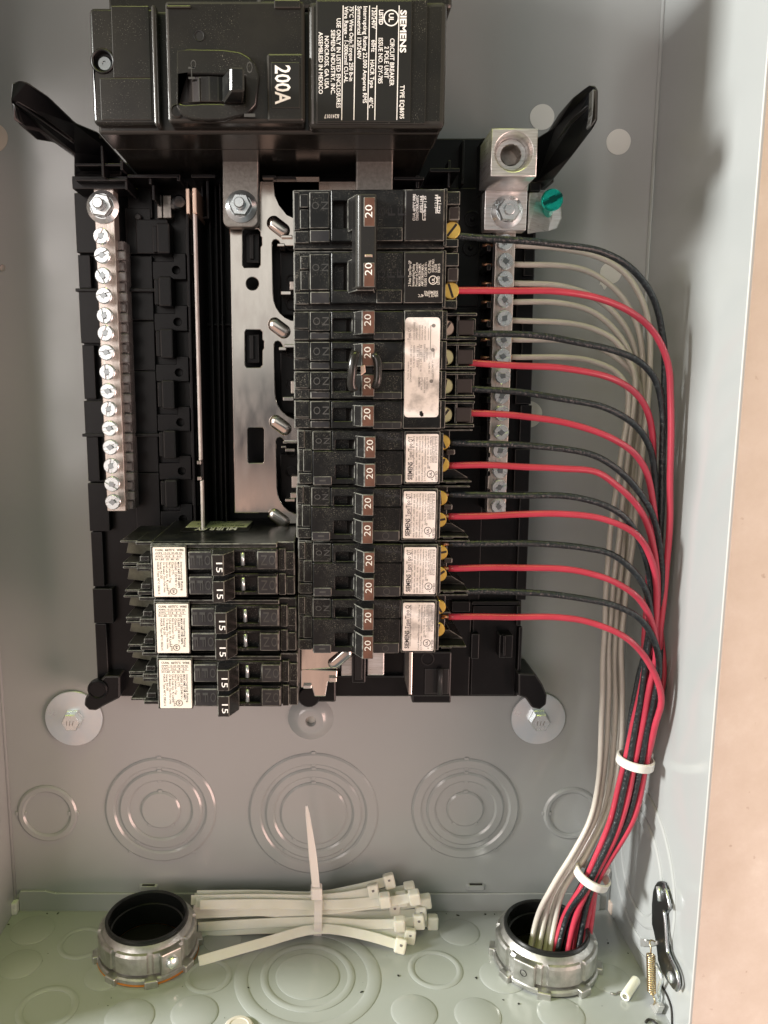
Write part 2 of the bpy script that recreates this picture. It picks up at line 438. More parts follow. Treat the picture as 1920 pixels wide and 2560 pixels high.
M['gap_pale'] = mat('pale wall in corner gap', (0.72, 0.60, 0.52), .6)
CASE = [M['case'], M['case_edge']]
GLOSS = [M['gloss'], M['gloss_edge']]
BASE = [M['base'], M['base_edge']]

# beige wall behind the box
def wall_material():
    m = bpy.data.materials.new('beige plastered wall'); m.use_nodes = True
    n, l = m.node_tree.nodes, m.node_tree.links; b = n['Principled BSDF']
    t = n.new('ShaderNodeTexCoord')
    a = n.new('ShaderNodeTexNoise'); a.inputs['Scale'].default_value = 22; a.inputs['Detail'].default_value = 9; a.inputs['Roughness'].default_value = .68
    l.new(t.outputs['Object'], a.inputs['Vector'])
    r = n.new('ShaderNodeValToRGB')
    r.color_ramp.elements[0].position = .30; r.color_ramp.elements[0].color = (0.70, 0.64, 0.57, 1)
    r.color_ramp.elements[1].position = .72; r.color_ramp.elements[1].color = (0.86, 0.83, 0.78, 1)
    e = r.color_ramp.elements.new(.55); e.color = (0.78, 0.73, 0.67, 1)
    l.new(a.outputs[0], r.inputs[0])
    v = n.new('ShaderNodeTexNoise'); v.inputs['Scale'].default_value = 130; v.inputs['Detail'].default_value = 3
    l.new(t.outputs['Object'], v.inputs['Vector'])
    q = n.new('ShaderNodeMapRange'); q.inputs[1].default_value = .70; q.inputs[2].default_value = .78; q.inputs[4].default_value = .5
    l.new(v.outputs[0], q.inputs[0])
    k = n.new('ShaderNodeMixRGB'); k.inputs[2].default_value = (0.30, 0.19, 0.12, 1)
    l.new(q.outputs[0], k.inputs[0]); l.new(r.outputs[0], k.inputs[1]); l.new(k.outputs[0], b.inputs['Base Color'])
    b.inputs['Roughness'].default_value = .85
    u = n.new('ShaderNodeBump'); u.inputs['Strength'].default_value = .35; u.inputs['Distance'].default_value = .0008
    l.new(a.outputs[0], u.inputs['Height']); l.new(u.outputs[0], b.inputs['Normal'])
    return m
M['wall'] = wall_material()
box('wall', -900, 900, -900, 900, -60, -2.0, M['wall'], None, b=0)['kind'] = 'structure'

#@@ENCLOSURE
# ---------------------------------------------------------------- the steel box
XL, XR, ZF, ZT, HB = -187.0, 172.5, -314.5, 330.0, 106.0
PAINT = [M['paint'], M['edge_paint']]
enc = thing('electrical_enclosure', 'grey painted steel box holding the breakers, its beaten edge against the beige wall', 'enclosure', W(0, ZF, 0))
hole = at(5, 670, 0)
sheet('back_panel', rect(XL, XR, ZF, ZT), [circ(hole[0], hole[1], 1.9, 16)], -1.5, 0, M['paint'], enc)
box('side_wall', XR, XR + 1.6, ZF - 1.6, ZT, -1.5, HB, PAINT, enc, b=.45)
box('side_wall', XL - 1.6, XL, ZF - 1.6, ZT, -1.5, HB, PAINT, enc, b=.45)
box('bottom_wall', XL, XR, ZF - 1.6, ZF, -1.5, HB, PAINT, enc, b=0)
box('top_wall', XL, XR, ZT, ZT + 1.6, -1.5, HB, PAINT, enc, b=0)
# turned-up flange welded along the bottom of the back
zfl = at(700, 2232, 1.6)[1]
xa, xb = at(48, 2255, 1.6)[0], at(1500, 2255, 1.6)[0]
prism('flange', [(xa, ZF), (xb, ZF), (xb, zfl - 2), (xb - 3, zfl - .6), (xa + 22, zfl - .6), (xa + 16, zfl + 1.0), (xa + 1, zfl + 1.0), (xa, zfl - 1)], 0, 1.6, PAINT, enc, b=.35)
for px, py in ((36, 2277), (1531, 2283)):
    x, z, _ = at(px, py, 3)
    box('corner_gap_block', x - 2.2, x + 2.2, ZF, ZF + 7.5, .2, 5.5, M['gap_pale'] if px > 800 else M['dot'], enc, b=.7)  # pale block added where the bright wall shows through a gap
# rolled bead where side and back meet
tube('seam', [W(XR - .5, ZF, .5), W(XR - .5, ZT, .5)], 1.1, M['paint'], enc, n=8)
tube('seam', [W(XL + .5, ZF, .5), W(XL + .5, ZT, .5)], 1.1, M['paint'], enc, n=8)
# knockouts: rings pressed alternately out and in
def knock(org, axis, radii, up=1.2):
    """radii from outside to inside; alternate rings stand proud"""
    for i in range(0, len(radii), 2):
        ro = radii[i]; ri = radii[i + 1] if i + 1 < len(radii) else 0
        s = 1.15
        if ri: pr = [(ro, -.3), (ro, up * .35), (ro - s, up), (ri + s, up), (ri, up * .35), (ri, -.3)]
        else: pr = [(ro, -.3), (ro, up * .35), (ro - s, up), (0, up)]
        lathe('knockout_ring' if ri else 'knockout', pr, org, axis, M['paint'], enc, n=64)
for px, py, rr in ((119, 2033, (75, 56)), (402, 2024, (139, 112, 104, 77, 50)), (784, 2034, (162, 130, 121, 97, 84)), (1163, 2022, (134, 108, 97, 73, 47)), (1428, 2033, (70, 54))):
    x, z, _ = at(px, py, 0)
    k = abs(at(px + 100, py, 0)[0] - x) / 100
    knock(W(x, z, 0), OUT, [r * k for r in rr])
    for i, r in enumerate(rr):                       # little webs that hold each ring
        for a in ((90,) if len(rr) > 2 else (0, 180)) + ((235, 305) if len(rr) > 2 and i % 2 == 0 else ()):
            a = math.radians(a); rk = r * k
            box('knockout_web', x + rk * math.cos(a) - 1.3, x + rk * math.cos(a) + 1.3, z + rk * math.sin(a) - .9, z + rk * math.sin(a) + .9, -.2, .75, M['paint'], enc, b=.35, rot=a - math.pi / 2)
for px, py, rr in ((81, 2325, (54,)), (205, 2357, (60, 46)), (50, 2410, (52,)), (118, 2520, (76, 58)), (324, 2543, (61,)), (486, 2532, (59,)), (556, 2350, (48,)),
                   (769, 2440, (183, 150, 118, 100, 80)), (1148, 2330, (50,)), (1088, 2423, (68, 53)), (1035, 2530, (58,)), (1194, 2538, (58,)), (1257, 2441, (58,)),
                   (1402, 2536, (58,)), (1522, 2446, (52,)), (520, 2440, (60, 46)), (262, 2440, (50,))):
    x, z, h = atz(px, py, ZF)
    k = abs(atz(px + 50, py, ZF)[0] - x) / 50
    if h > 104: continue
    knock(W(x, z, h), UP, [r * k for r in rr], .6)
# rings on the right-hand wall
for rr, px, py in (((46, 38, 31, 24), 1598, 2165),):
    p = atx(px, py, XR)
    knock(W(XR, p[1], p[2]), -RIGHT, rr, .9)
# two pressed slots low on the back
for px, py in ((372, 2214), (1189, 2212)):
    x, z, _ = at(px, py, 0)
    lo = loft('pressed_slot', [[W(x + a, z + b - 1, 0) for a, b in rect(-6, 6, -3, 2.2, 1.5)], [W(x + a, z + b - .6, 1.6) for a, b in rect(-4.6, 4.6, -2, .8, .9)]], M['paint'], enc)
    box('slot_opening', x - 3.8, x + 3.8, z + .3, z + 1.2, .2, 1.2, M['crumb'], enc, b=.2)
# dished boss with a bolt hole
x, z, _ = at(777, 1795, 0)
lathe('dished_boss', [(13.4, -.2), (12.6, .7), (10.5, 2.6), (8.2, 4.4), (6.6, 5.0), (3.2, 5.0), (2.9, 4.5), (2.9, .3)], W(x, z, 0), OUT, M['paint'], enc, n=56)
lathe('bolt_hole', [(2.9, .4), (0, .4)], W(x, z, 0), OUT, M['wall'], enc, n=20)
# paper dots over the spare holes
for px, py, r, m, tail in ((1355, 293, 30.5, 'dot', 0), (1546, 355, 30.5, 'dot', 0), (-14, 344, 34, 'dot_warm', 0), (1322, 1036, 33, 'dot', 0), (1527, 682, 27, 'dot', 1)):
    x, z, _ = at(px, py, 0); k = abs(at(px + 50, py, 0)[0] - x) / 50
    pts = [(x + (r * k) * math.cos(a) * (1 + .01 * math.sin(5 * a)), z + (r * k) * math.sin(a)) for a in [2 * math.pi * i / 40 for i in range(40)]]
    if tail:
        pts = [(a, b) if not (a < x - 1.5 and b < z - 2.8) else (a - 1.0 + .6 * math.sin(9 * b), b - 2.6 - .8 * math.sin(7 * a)) for a, b in pts]
    prism('hole_cover', pts, .05, .3, M[m], enc, b=0)
# plug at the very front of the floor
x, z, h = atz(597, 2572, ZF)
pl = lathe('hole_plug', [(7.4, 0), (7.4, .9), (6.6, 1.7), (5.0, 1.9), (4.6, 1.6), (0, 1.6)], W(x, z, h), UP, M['plug'], enc, n=36)

# ---------------------------------------------------------------- bolts with wide washers
def hex_bolt(px, py, r, label):
    x, z, _ = at(px, py, 2)
    t = thing('hex_bolt', label, 'bolt', W(x, z, 0), 'bolts under the foot of the black base')
    k = abs(at(px + 50, py, 2)[0] - x) / 50
    lathe('washer', [(3.2, .2), (r * k - .5, 1.0), (r * k, 1.5), (r * k - .3, 2.1), (4.2, 2.6), (3.2, 2.6)], W(x, z, 0), OUT, M['zinc_matt'], t, n=56)
    lathe('bolt_head', [(6.3, 2.6), (6.3, 3.2), (6.0, 3.5), (5.6, 3.5), (5.6, 7.6), (5.0, 8.2), (0, 8.2)], W(x, z, 0), OUT, M['zinc'], t, n=6, smooth=False, a0=.3)
    print_on('grade_mark', [('--', x - 2.2 + i * 1.6, z - 1.6, x - 2.0 + i * 1.9, z + 1.3, .35) for i in range(3)], 8.2, M['tin_dull'], t)
    return t
hex_bolt(184, 1797, 72, 'hex bolt on a wide zinc washer at the foot nearest the cream labelled breakers')
hex_bolt(1346, 1797, 68, 'hex bolt on a wide bluish washer at the foot nearest the wires')

#@@BASE
# ---------------------------------------------------------------- black moulded base
base = thing('interior_base', 'black moulded plastic base carrying the bus bars, with angled ears and feet', 'base', W(-8, -170, 6))
XBL, XBR, ZB = -124.0, 107.2, at(800, 1745, 22)[1]
ztl, ztr = at(300, 402, 22)[1], at(1150, 342, 22)[1]
prism('base_tray', [(XBL, ZB), (XBR, ZB), (XBR, ztr), (40, ztr), (40, ztl), (XBL, ztl)], 6, 20, BASE, base, b=.7)
def bx(name, p0, q0, p1, q1, h0, h1, b=.35, m=None): return pbox(name, p0, q0, p1, q1, h0, h1, m or BASE, base, b=b)
# outer rail on the side of the ground bar
zs = [at(200, q, 26)[1] for q in (480, 634, 722, 860, 1000, 1090, 1206, 1330, 1470, 1560, 1738)]
for i, (a, b_) in enumerate(zip(zs, zs[1:])):
    box('side_rail', XBL + .4, XBL + (11.0 if i % 2 == 0 else 6.5), b_ + .4, a - .4, 20, 26 if i % 2 == 0 else 24.5, BASE, base, b=.4)
for q in (725, 1088):
    z = at(240, q, 27)[1]
    box('cross_rib', XBL - .8, XBL + 39, z - .8, z + .8, 20, 27.5, BASE, base, b=.35)
# flat plates between ground bar and hooks
x0, x1 = at(322, 800, 24)[0], at(384, 800, 24)[0]
for a, b_ in ((520, 634), (640, 800), (804, 925), (928, 1180), (1183, 1320), (1500, 1735)):
    box('channel_plate', x0, x1, at(350, b_, 24)[1], at(350, a, 24)[1], 20, 23.5, BASE, base, b=.3)
# breaker hooks, one each inch
for i in range(9):
    z = at(440, 600, 26)[1] - i * 25.4
    if i in (6, 7, 8): pass
    xh = at(398, 600, 30)[0]
    box('breaker_hook', xh - 1.0, xh + 5.6, z - 7.3, z + 7.3, 21, 31.5, BASE, base, b=.9)
    box('hook_root', xh - 3.5, xh - 1.2, z - 6.3, z + 6.3, 21, 29, BASE, base, b=.5)
    xp = at(447, 672, 25)[0]
    zc = z - 14.3
    sheet('hook_post', [(x1 + .4, zc - 4.6), (xp + 3.6, zc - 4.6), (xp + 3.6, zc + 8.2), (xp - 2.8, zc + 8.2), (xp - 2.8, zc + 4.2), (x1 + .4, zc + 4.2)], [circ(xp - 1.5, zc, 1.9, 18)], 20, 24.6, M['base'], base, b=.3)
    box('hook_wall', xp + 3.8, xp + 7.2, z - 7, z + 5.5, 20, 25.2, BASE, base, b=.3)
# walls beside the neutral strap and ribs under the bus
for px, w, h in ((469, 1.2, 30), (508, .9, 29), (525, .9, 31), (540, 1.1, 29), (552, .8, 33)):
    x = at(px, 700, h)[0]
    box('long_rib', x, x + w, at(px, 1735, h)[1], at(px, 455, h)[1], 20, h, BASE, base, b=.25)
z = at(540, 811, 26)[1]
box('cross_rib', at(500, 811, 26)[0], at(585, 811, 26)[0], z - .5, z + .5, 20, 26, BASE, base, b=.2)
# cross walls along the upper end
for p0, q0, p1, q1, h1 in ((318, 436, 450, 444, 44), (372, 445, 378, 460, 42), (442, 437, 450, 452, 44), (478, 436, 538, 444, 46), (516, 445, 522, 546, 40), (490, 540, 522, 546, 38),
                           (380, 462, 386, 500, 40), (655, 438, 690, 444, 48), (690, 440, 740, 446, 46), (985, 442, 1060, 450, 50), (1075, 420, 1150, 430, 46), (1040, 438, 1048, 470, 46), (1120, 400, 1126, 468, 44), (1155, 350, 1161, 460, 30), (1205, 345, 1211, 480, 34)):
    bx('upper_wall', p0, q0, p1, q1, 18, h1, .3)
bx('terminal_pocket', 340, 548, 420, 634, 20, 26, .5)
bx('terminal_pocket', 320, 470, 380, 545, 20, 23, .5)
x, z, _ = at(345, 542, 26)
lathe('moulded_pin', [(1.6, -3), (1.6, 0), (1.2, .4), (0, .4)], W(x, z, 26), OUT, M['base_edge'], base, n=16)
# right-hand half: plates and rail either side of the neutral bar
for p0, q0, p1, q1, h1 in ((1010, 470, 1200, 765, 22), (1010, 770, 1200, 1060, 21), (1010, 1064, 1205, 1500, 22), (1130, 1504, 1175, 1530, 25), (1010, 1532, 1175, 1740, 23.5),
                           (1292, 560, 1336, 620, 24), (1310, 622, 1336, 690, 23), (1292, 700, 1334, 800, 24.5), (1305, 803, 1332, 890, 23), (1290, 893, 1330, 1010, 24.5), (1300, 1013, 1328, 1120, 23), (1286, 1123, 1324, 1230, 24.5), (1295, 1233, 1320, 1500, 23),
                           (1180, 1504, 1300, 1512, 25), (1180, 1515, 1290, 1738, 22), (1292, 1515, 1303, 1565, 26), (1295, 1568, 1303, 1738, 25)):
    bx('base_plate', p0, q0, p1, q1, 20, h1, .4)
for px, py in ((1180, 548), (1176, 620)):
    x, z, _ = at(px, py, 22.2)
    lathe('moulded_pin', [(4.2, 0), (4.2, .3), (3.9, .5), (3.3, .5), (3.2, .2), (1.2, .2), (1.1, 1.6), (.8, 2.0), (0, 2.0)], W(x, z, 22), OUT, M['base'], base, n=22)
bx('rail_clip', 1248, 1588, 1282, 1645, 22, 30, .5)
bx('rail_clip', 1258, 1590, 1264, 1640, 30, 34, .3)
bx('rail_clip', 1178, 1585, 1198, 1648, 22, 26, .5)
bx('bar_holder', 1222, 585, 1240, 1275, 20, 37, .5)
for q in (620, 668, 716, 762, 810, 858, 905, 952, 1000, 1046, 1092, 1138, 1184, 1228):
    bx('holder_tooth', 1217, q - 8, 1228, q + 8, 22, 40, .5)
# foot block at the lower end
bx('foot_block', 1024, 1630, 1128, 1742, 12, 40, .8)
bx('foot_step', 1030, 1736, 1128, 1758, 10, 33, .8)
x, z, _ = at(1069, 1647, 40)
lathe('peg_hole', [(3.6, .05), (3.6, .35), (3.0, .4), (2.8, -.1), (2.6, -3.0), (0, -3.0)], W(x, z, 40), OUT, M['plaque'], base, n=20)
bx('foot_pocket', 1062, 1672, 1122, 1736, 30, 40.6, .4, [M['plaque'], M['base_edge']])
x, z, _ = at(1101, 1705, 43)
tube('pocket_pin', [W(x, z - 7, 42), W(x, z + 7, 42)], 1.5, M['base_edge'], base, n=12)
bx('centre_slot', 880, 1636, 914, 1708, 20, 40, .6)
bx('slot_mouth', 888, 1640, 906, 1700, 38, 40.4, .3, [M['plaque'], M['base_edge']])
bx('lower_plate', 760, 1690, 1024, 1742, 14, 24, .8)
x, z, _ = at(772, 1738, 30)
lathe('round_foot', [(6.0, -24), (6.0, 2), (5.2, 3.2), (0, 3.2)], W(x, z, 30), OUT, M['base'], base, n=28)
bx('foot_web', 780, 1700, 840, 1756, 12, 30, 1.0)
# feet
def ploft(name, pts, mats, parent, thick, b=.6, seg=2):
    """pts: (px, py, h of front surface); a slab with that front, thick mm deep"""
    fr = [V(*p) for p in pts]; bk = []
    for p in pts:
        x, z, h = at(*p); bk.append(W(x, z, max(.3, h - thick)))
    return loft(name, [bk, fr], mats, parent, b=b, seg=seg)
ploft('foot', [(300, 1745, 30), (262, 1764, 30), (240, 1777, 30), (222, 1776, 30), (210, 1764, 30), (212, 1746, 30), (226, 1728, 30), (240, 1712, 30), (262, 1690, 30), (300, 1690, 30)], BASE, base, 26, .9)
ploft('foot', [(1296, 1740, 30), (1314, 1746, 30), (1330, 1770, 30), (1350, 1775, 30), (1366, 1762, 30), (1368, 1738, 30), (1356, 1710, 30), (1340, 1686, 30), (1296, 1684, 30)], BASE, base, 26, .9)
x, z, _ = at(245, 1722, 30)
lathe('foot_boss', [(5.4, -2), (5.4, 1.2), (4.6, 1.6), (4.2, 1.0), (0, .8)], W(x, z, 30), OUT, M['base'], base, n=26)
# ears, rising towards the front
def ear(main_, side_, pad_):
    e = ploft('ear', main_, BASE, base, 20, .8)
    return e
earL = ear([(28, 207, 92), (50, 200, 92), (66, 203, 90), (120, 240, 82), (187, 305, 66), (243, 328, 55), (300, 392, 44), (306, 440, 40), (184, 440, 40), (184, 385, 48), (100, 325, 70), (50, 316, 86), (33, 290, 92), (27, 250, 94)],
           [(62, 318, 78), (120, 360, 62), (184, 418, 40), (188, 396, 46), (110, 336, 66)], None)
ploft('ear_ridge', [(36, 258, 96), (44, 252, 96), (110, 292, 86), (180, 345, 68), (176, 352, 68), (104, 300, 86)], BASE, earL, 5, .4)
ploft('ear_lip', [(30, 256, 95), (36, 262, 96), (42, 296, 95), (60, 312, 92), (56, 316, 91), (37, 298, 94)], BASE, earL, 5, .4)
for p0, q0, p1, q1, h1 in ((190, 340, 252, 346, 54), (252, 344, 258, 442, 52), (188, 408, 304, 415, 50), (188, 446, 316, 452, 48), (300, 400, 307, 425, 50), (180, 440, 318, 472, 42), (312, 450, 318, 474, 47)):
    bx('ear_rib', p0, q0, p1, q1, 26, h1, .35)
earR = ear([(1470, 213, 92), (1489, 212, 92), (1497, 226, 92), (1495, 300, 92), (1482, 322, 90), (1430, 390, 74), (1384, 450, 50), (1340, 456, 40), (1340, 345, 42), (1384, 318, 54), (1432, 242, 78)],
           [(1484, 322, 84), (1436, 396, 66), (1390, 456, 40), (1378, 458, 38), (1420, 384, 66)], None)
ploft('ear_ridge', [(1468, 262, 95), (1474, 268, 95), (1430, 310, 82), (1402, 345, 70), (1398, 340, 70), (1424, 302, 84)], BASE, earR, 5, .4)
ploft('ear_lip', [(1482, 222, 95), (1492, 224, 95), (1492, 298, 95), (1478, 318, 93), (1474, 312, 93), (1480, 290, 95)], [M['gloss_edge'], M['relief']], earR, 5, .5)
bx('ear_rib', 1340, 440, 1385, 456, 20, 36, .4)
bx('ear_rib', 1325, 455, 1352, 478, 20, 40, .4)

# ---------------------------------------------------------------- tall edge-on neutral strap
strap = thing('neutral_strap', 'thin tinned copper strap standing on edge in the black base', 'bus strap', V(490, 1330, 24))
xs = at(489, 700, 57)[0]
z = lambda q, h=57: at(490, q, h)[1]
box('strap_blade', xs - .55, xs + .55, z(1151), z(528), 52, 57, [M['strap'], M['strap']], strap, b=.3)
box('strap_blade', xs - .2, xs + .9, z(1345), z(1202), 52, 57, [M['strap'], M['strap']], strap, b=.3)
box('strap_notch', xs - 1.6, xs + .4, z(1162), z(1152), 52, 56.5, [M['tin'], M['tin']], strap, b=.3)
box('strap_notch', xs - 1.6, xs + .4, z(1202), z(1192), 52, 56.5, [M['tin'], M['tin']], strap, b=.3)
box('strap_carrier', xs - .5, xs + .7, z(1345), z(470), 18, 51.8, BASE, strap, b=.2)
x = at(482, 500, 57)[0]
box('terminal_plate', x - .2, x + 1.8, at(482, 535, 57)[1], at(482, 468, 57)[1], 30, 57.2, M['copper_pale'], strap, b=.5)
x = at(469, 500, 55)[0]
box('terminal_plate', x - .8, x + 1.0, at(469, 535, 55)[1], at(469, 470, 55)[1], 30, 55, M['copper_pale'], strap, b=.4)
pbox('terminal_pad', 489, 482, 501, 526, 24, 38, M['dot'], strap, b=.3)
pbox('terminal_fold', 393, 488, 405, 545, 20, 26, M['tin_dull'], strap, b=.3)
pbox('terminal_fold', 407, 488, 428, 545, 20, 28, M['tin_dull'], strap, b=.3)
x, zz, _ = at(448, 505, 34)
lathe('terminal_screw', [(3.4, -6), (3.4, 0), (2.6, .8), (1, .8), (1, .2), (0, .2)], W(x, zz, 34), Vector((.35, -1, 0)), M['steel_dk'], strap, n=16)

# ---------------------------------------------------------------- bus bar plate
bus = thing('bus_bar', 'wide bright tin plated bus plate with rectangular slots and scalloped openings', 'bus bar', V(640, 1283, 40))
HBUS = 42.0
def bp(px, py): return at(px, py, HBUS)[:2]
def cutout(q0, q1, p0=683):
    """scalloped opening running under the breakers"""
    o = [bp(p0, q0 + 8), bp(p0 + 3, q0 + 2), bp(p0 + 9, q0), bp(p0 + 15, q0 + 3), bp(p0 + 19, q0 + 10), bp(p0 + 21, q0 + 16), bp(800, q0 + 16), bp(800, q1 - 2)]
    for a in range(0, 91, 15):
        t = math.radians(a)
        o.append(bp(p0 + 62 - 60 * math.sin(t), q1 - 70 + 68 * math.cos(t)))
    return o
holes = [cutout(599, 804, 681), cutout(853, 1050, 686), cutout(1094, 1288, 691),
         [bp(p, q) for p, q in ((680, 440), (800, 440), (800, 562), (750, 556), (715, 540), (695, 515), (684, 490))],
         [bp(p, q) for p, q in ((610, 573), (645, 573), (650, 580), (650, 590), (654, 594), (654, 612), (650, 618), (650, 662), (645, 668), (611, 668), (607, 662), (607, 580))],
         [bp(p, q) for p, q in ((616, 825), (650, 825), (655, 830), (655, 850), (659, 853), (659, 870), (655, 876), (655, 912), (650, 918), (617, 918), (613, 912), (613, 831))],
         [bp(p, q) for p, q in ((622, 1070), (656, 1070), (659, 1074), (659, 1153), (656, 1157), (623, 1157), (620, 1153), (620, 1074))],
         circ(*bp(631, 709), 2.9, 18)]
def tbus(q): return at(640, q, HBUS)[1]
xl = bp(579, 900)[0]; xr = 20
sheet('bus_plate', [(xl, tbus(1283)), (bp(690, 1283)[0], tbus(1283)), (bp(700, 1310)[0], tbus(1310)), (xr, tbus(1310)), (xr, tbus(452)), (xl + 3, tbus(452)), (xl, tbus(470))], holes, HBUS - 2.6, HBUS, M['tin'], bus, b=.45)
for i, (px, py) in enumerate(((696, 567), (698, 820), (701, 1063), (697, 1296))):
    x, zz = bp(px, py); a = math.radians(-38)
    d = Vector((math.cos(a), 0, math.sin(a))); pts = []
    ring = []
    for k, (r, hh) in enumerate(((3.6, -.2), (3.2, .55), (2.1, 1.1), (.9, 1.35))):
        rr = []
        for j in range(20):
            t = 2 * math.pi * j / 20
            lx = r * math.cos(t) + (2.7 if math.cos(t) > 0 else -2.7); lz = r * math.sin(t)
            rr.append(W(x + lx * math.cos(a) - lz * math.sin(a), zz + lx * math.sin(a) + lz * math.cos(a), HBUS + hh))
        ring.append(rr)
    loft('pressed_dimple', ring, M['tin'], bus, smooth=True)
for p0, q0, p1, q1, hh in ((703, 587, 731, 595, 44), (693, 608, 712, 616, 43), (724, 703, 742, 725, 38), (702, 727, 728, 737, 43), (710, 860, 742, 869, 45), (697, 867, 716, 876, 43), (727, 952, 742, 984, 38), (707, 992, 735, 1002, 44),
                           (707, 1103, 742, 1109, 45), (703, 1115, 716, 1121, 43), (713, 1122, 738, 1130, 44), (729, 1190, 745, 1220, 38), (713, 1247, 738, 1255, 44), (726, 1232, 745, 1246, 42)):
    pbox('stab_finger', p0, q0, p1, q1, 26, hh, M['alu_b'] if q1 - q0 > 15 else M['tin'], bus, b=.35)
for a, b_ in ((576, 665), (828, 915)):
    pbox('slot_liner', 614, a + 8, 648, b_ - 8, 36, 38.5, BASE, base, b=.5)
    pbox('slot_liner', 624, a + 10, 634, b_ - 18, 30, 40.5, [M['plaque'], M['base_edge']], base, b=.3)
for q in (610, 700, 760, 880, 960, 1130, 1180):
    x, zz, _ = at(728, q, 30)
    lathe('peg_hole', [(3.0, 0), (3.0, 1), (2.3, 1.2), (2.0, -3), (0, -3)], W(x, zz, 28), OUT, M['plaque'], base, n=16)
for q0, q1 in ((630, 790), (880, 1035), (1135, 1275)):
    bx('stab_well', 700, q0, 745, q1, 20, 28, .8)
# strap from the main breaker bolted over it
stp = prism('jumper_strap', [at(p, q, 52)[:2] for p, q in ((556, 380), (646, 380), (646, 556), (640, 564), (632, 568), (570, 568), (561, 562), (557, 552))], 46, 52, M['tin_dull'], bus, b=.6)
def flange_nut(px, py, h, R, parent, name='flange_nut', a0=.5, stud=8.0, lean=(0, 0)):
    x, zz, _ = at(px, py, h)
    o = W(x, zz, h)
    n_ = lathe(name, [(R, .2), (R, .9), (R - .4, 1.2), (R - 2.0, 2.2), (R - 2.4, 2.2)], o, OUT, M['zinc'], parent, n=40)
    lathe('hex', [(R * .74, 1.4), (R * .74, 4.6), (R * .66, 5.4), (R * .40, 5.4)], o, OUT, M['zinc'], n_, n=6, smooth=False, a0=a0)
    lathe('stud', [(R * .40, 3.0), (R * .40, 5.4), (R * .34, 5.0), (R * .34, stud - .8), (R * .28, stud), (0, stud)], o, OUT, M['zinc'], n_, n=22)
    return n_
flange_nut(603, 517, 52, 7.2, bus, a0=.2, stud=10)
# second strap, seen above the top breaker
rs = thing('jumper_strap', 'dull grey strap dropping from the main breaker behind the top breaker', 'bus strap', V(936, 468, 40))
pbox('strap_blade', 890, 380, 982, 560, 46, 52, M['tin_dull'], rs, b=.6)

# the second bus plate, seen below the lowest breakers
lb = thing('bus_plate', 'bent bright bus plate end showing under the lowest breaker', 'bus bar', V(800, 1700, 30))
loft('plate_end', [[V(p, q, h) for p, q, h in ((752, 1600, 42), (850, 1600, 42), (850, 1672, 42), (752, 1672, 42))], [V(p, q, h) for p, q, h in ((752, 1600, 45), (850, 1600, 45), (848, 1668, 45), (752, 1676, 45))]], M['tin'], lb, b=.4)
prism('plate_hook', [at(p, q, 40)[:2] for p, q in ((752, 1670), (844, 1674), (842, 1700), (820, 1704), (814, 1740), (786, 1740), (780, 1718), (752, 1718))], 38, 41, M['tin'], lb, b=.6)
pbox('plate_tab', 853, 1610, 886, 1690, 30, 34, M['alu'], lb, b=.4)
pbox('plate_tab', 918, 1610, 961, 1689, 28, 33, M['alu'], lb, b=.6)
pbox('plate_lip', 758, 1713, 779, 1722, 38, 43, M['alu'], lb, b=.4)
pbox('plate_lip', 822, 1694, 842, 1706, 38, 43, M['alu_b'], lb, b=.4)
x, zz, _ = at(850, 1645, 45)
a = math.radians(40); ring = []
for r, hh in ((3.4, -.2), (3.0, .6), (1.9, 1.2), (.8, 1.4)):
    rr = []
    for j in range(20):
        t = 2 * math.pi * j / 20; lx = r * math.cos(t) + (4 if math.cos(t) > 0 else -4); lz = r * math.sin(t)
        rr.append(W(x + lx * math.cos(a) - lz * math.sin(a), zz + lx * math.sin(a) + lz * math.cos(a), 45 + hh))
    ring.append(rr)
loft('pressed_dimple', ring, M['tin'], lb, smooth=True)
rsb = pbox('strap_edge', 1023, 1560, 1031, 1737, 20, 44, [M['alu_b'], M['tin']], lb, b=.3)

# ---------------------------------------------------------------- terminal bars
def bar_screw(px, py, h, hb, parent, r=3.9, ang=None, sunk=0.0):
    x, zz, _ = at(px, py, h)
    o = W(x, zz, h)
    ang = random.uniform(0, math.pi) if ang is None else ang
    s = lathe('terminal_screw', [(2.4, hb - h), (2.4, -1.6), (r * .92, -1.6), (r, -1.2), (r, -.3), (r * .9, 0), (0, .05)], o, OUT, M['zinc'], parent, n=24)
    c, q = math.cos(ang), math.sin(ang)
    # combination slot: raised lands left either side of a cut
    for sgn in (-1, 1):
        pts = []
        for k in range(9):
            t = -math.pi / 2 * .86 + math.pi * .86 * k / 8
            lx, lz = r * .93 * math.sin(t), max(.0, r * .93 * math.cos(t))
            pts.append((lx, sgn * max(.75, lz)))
        pts = [(x + a * c - b * q, zz + a * q + b * c) for a, b in pts]
        prism('screw_land', pts if sgn > 0 else list(reversed(pts)), h, h + .9, M['zinc'], s, b=.2, seg=1)
    box('drive_recess', x - 1.25, x + 1.25, zz - 1.25, zz + 1.25, h + .3, h + .98, M['recess'], s, b=.15, seg=1, rot=ang + .5)
    return s
gb = thing('ground_bar', 'pale aluminium ground bar with a row of empty zinc screws', 'terminal bar', V(293, 1278, 30))
HG = 40.0
xg0, xg1 = at(248, 800, HG)[0], at(296, 800, HG)[0]
box('bar', xg0, xg1, at(290, 1278, HG)[1], at(258, 471, HG)[1], 31, HG, M['alu_b'], gb, b=.35)
GY = (590, 638, 689, 739, 789, 833, 881, 930, 978, 1023, 1071, 1118, 1165, 1210, 1255)
for i, q in enumerate(GY): bar_screw(253 + (q - 590) * .0435, q, HG + 7.5, HG, gb)
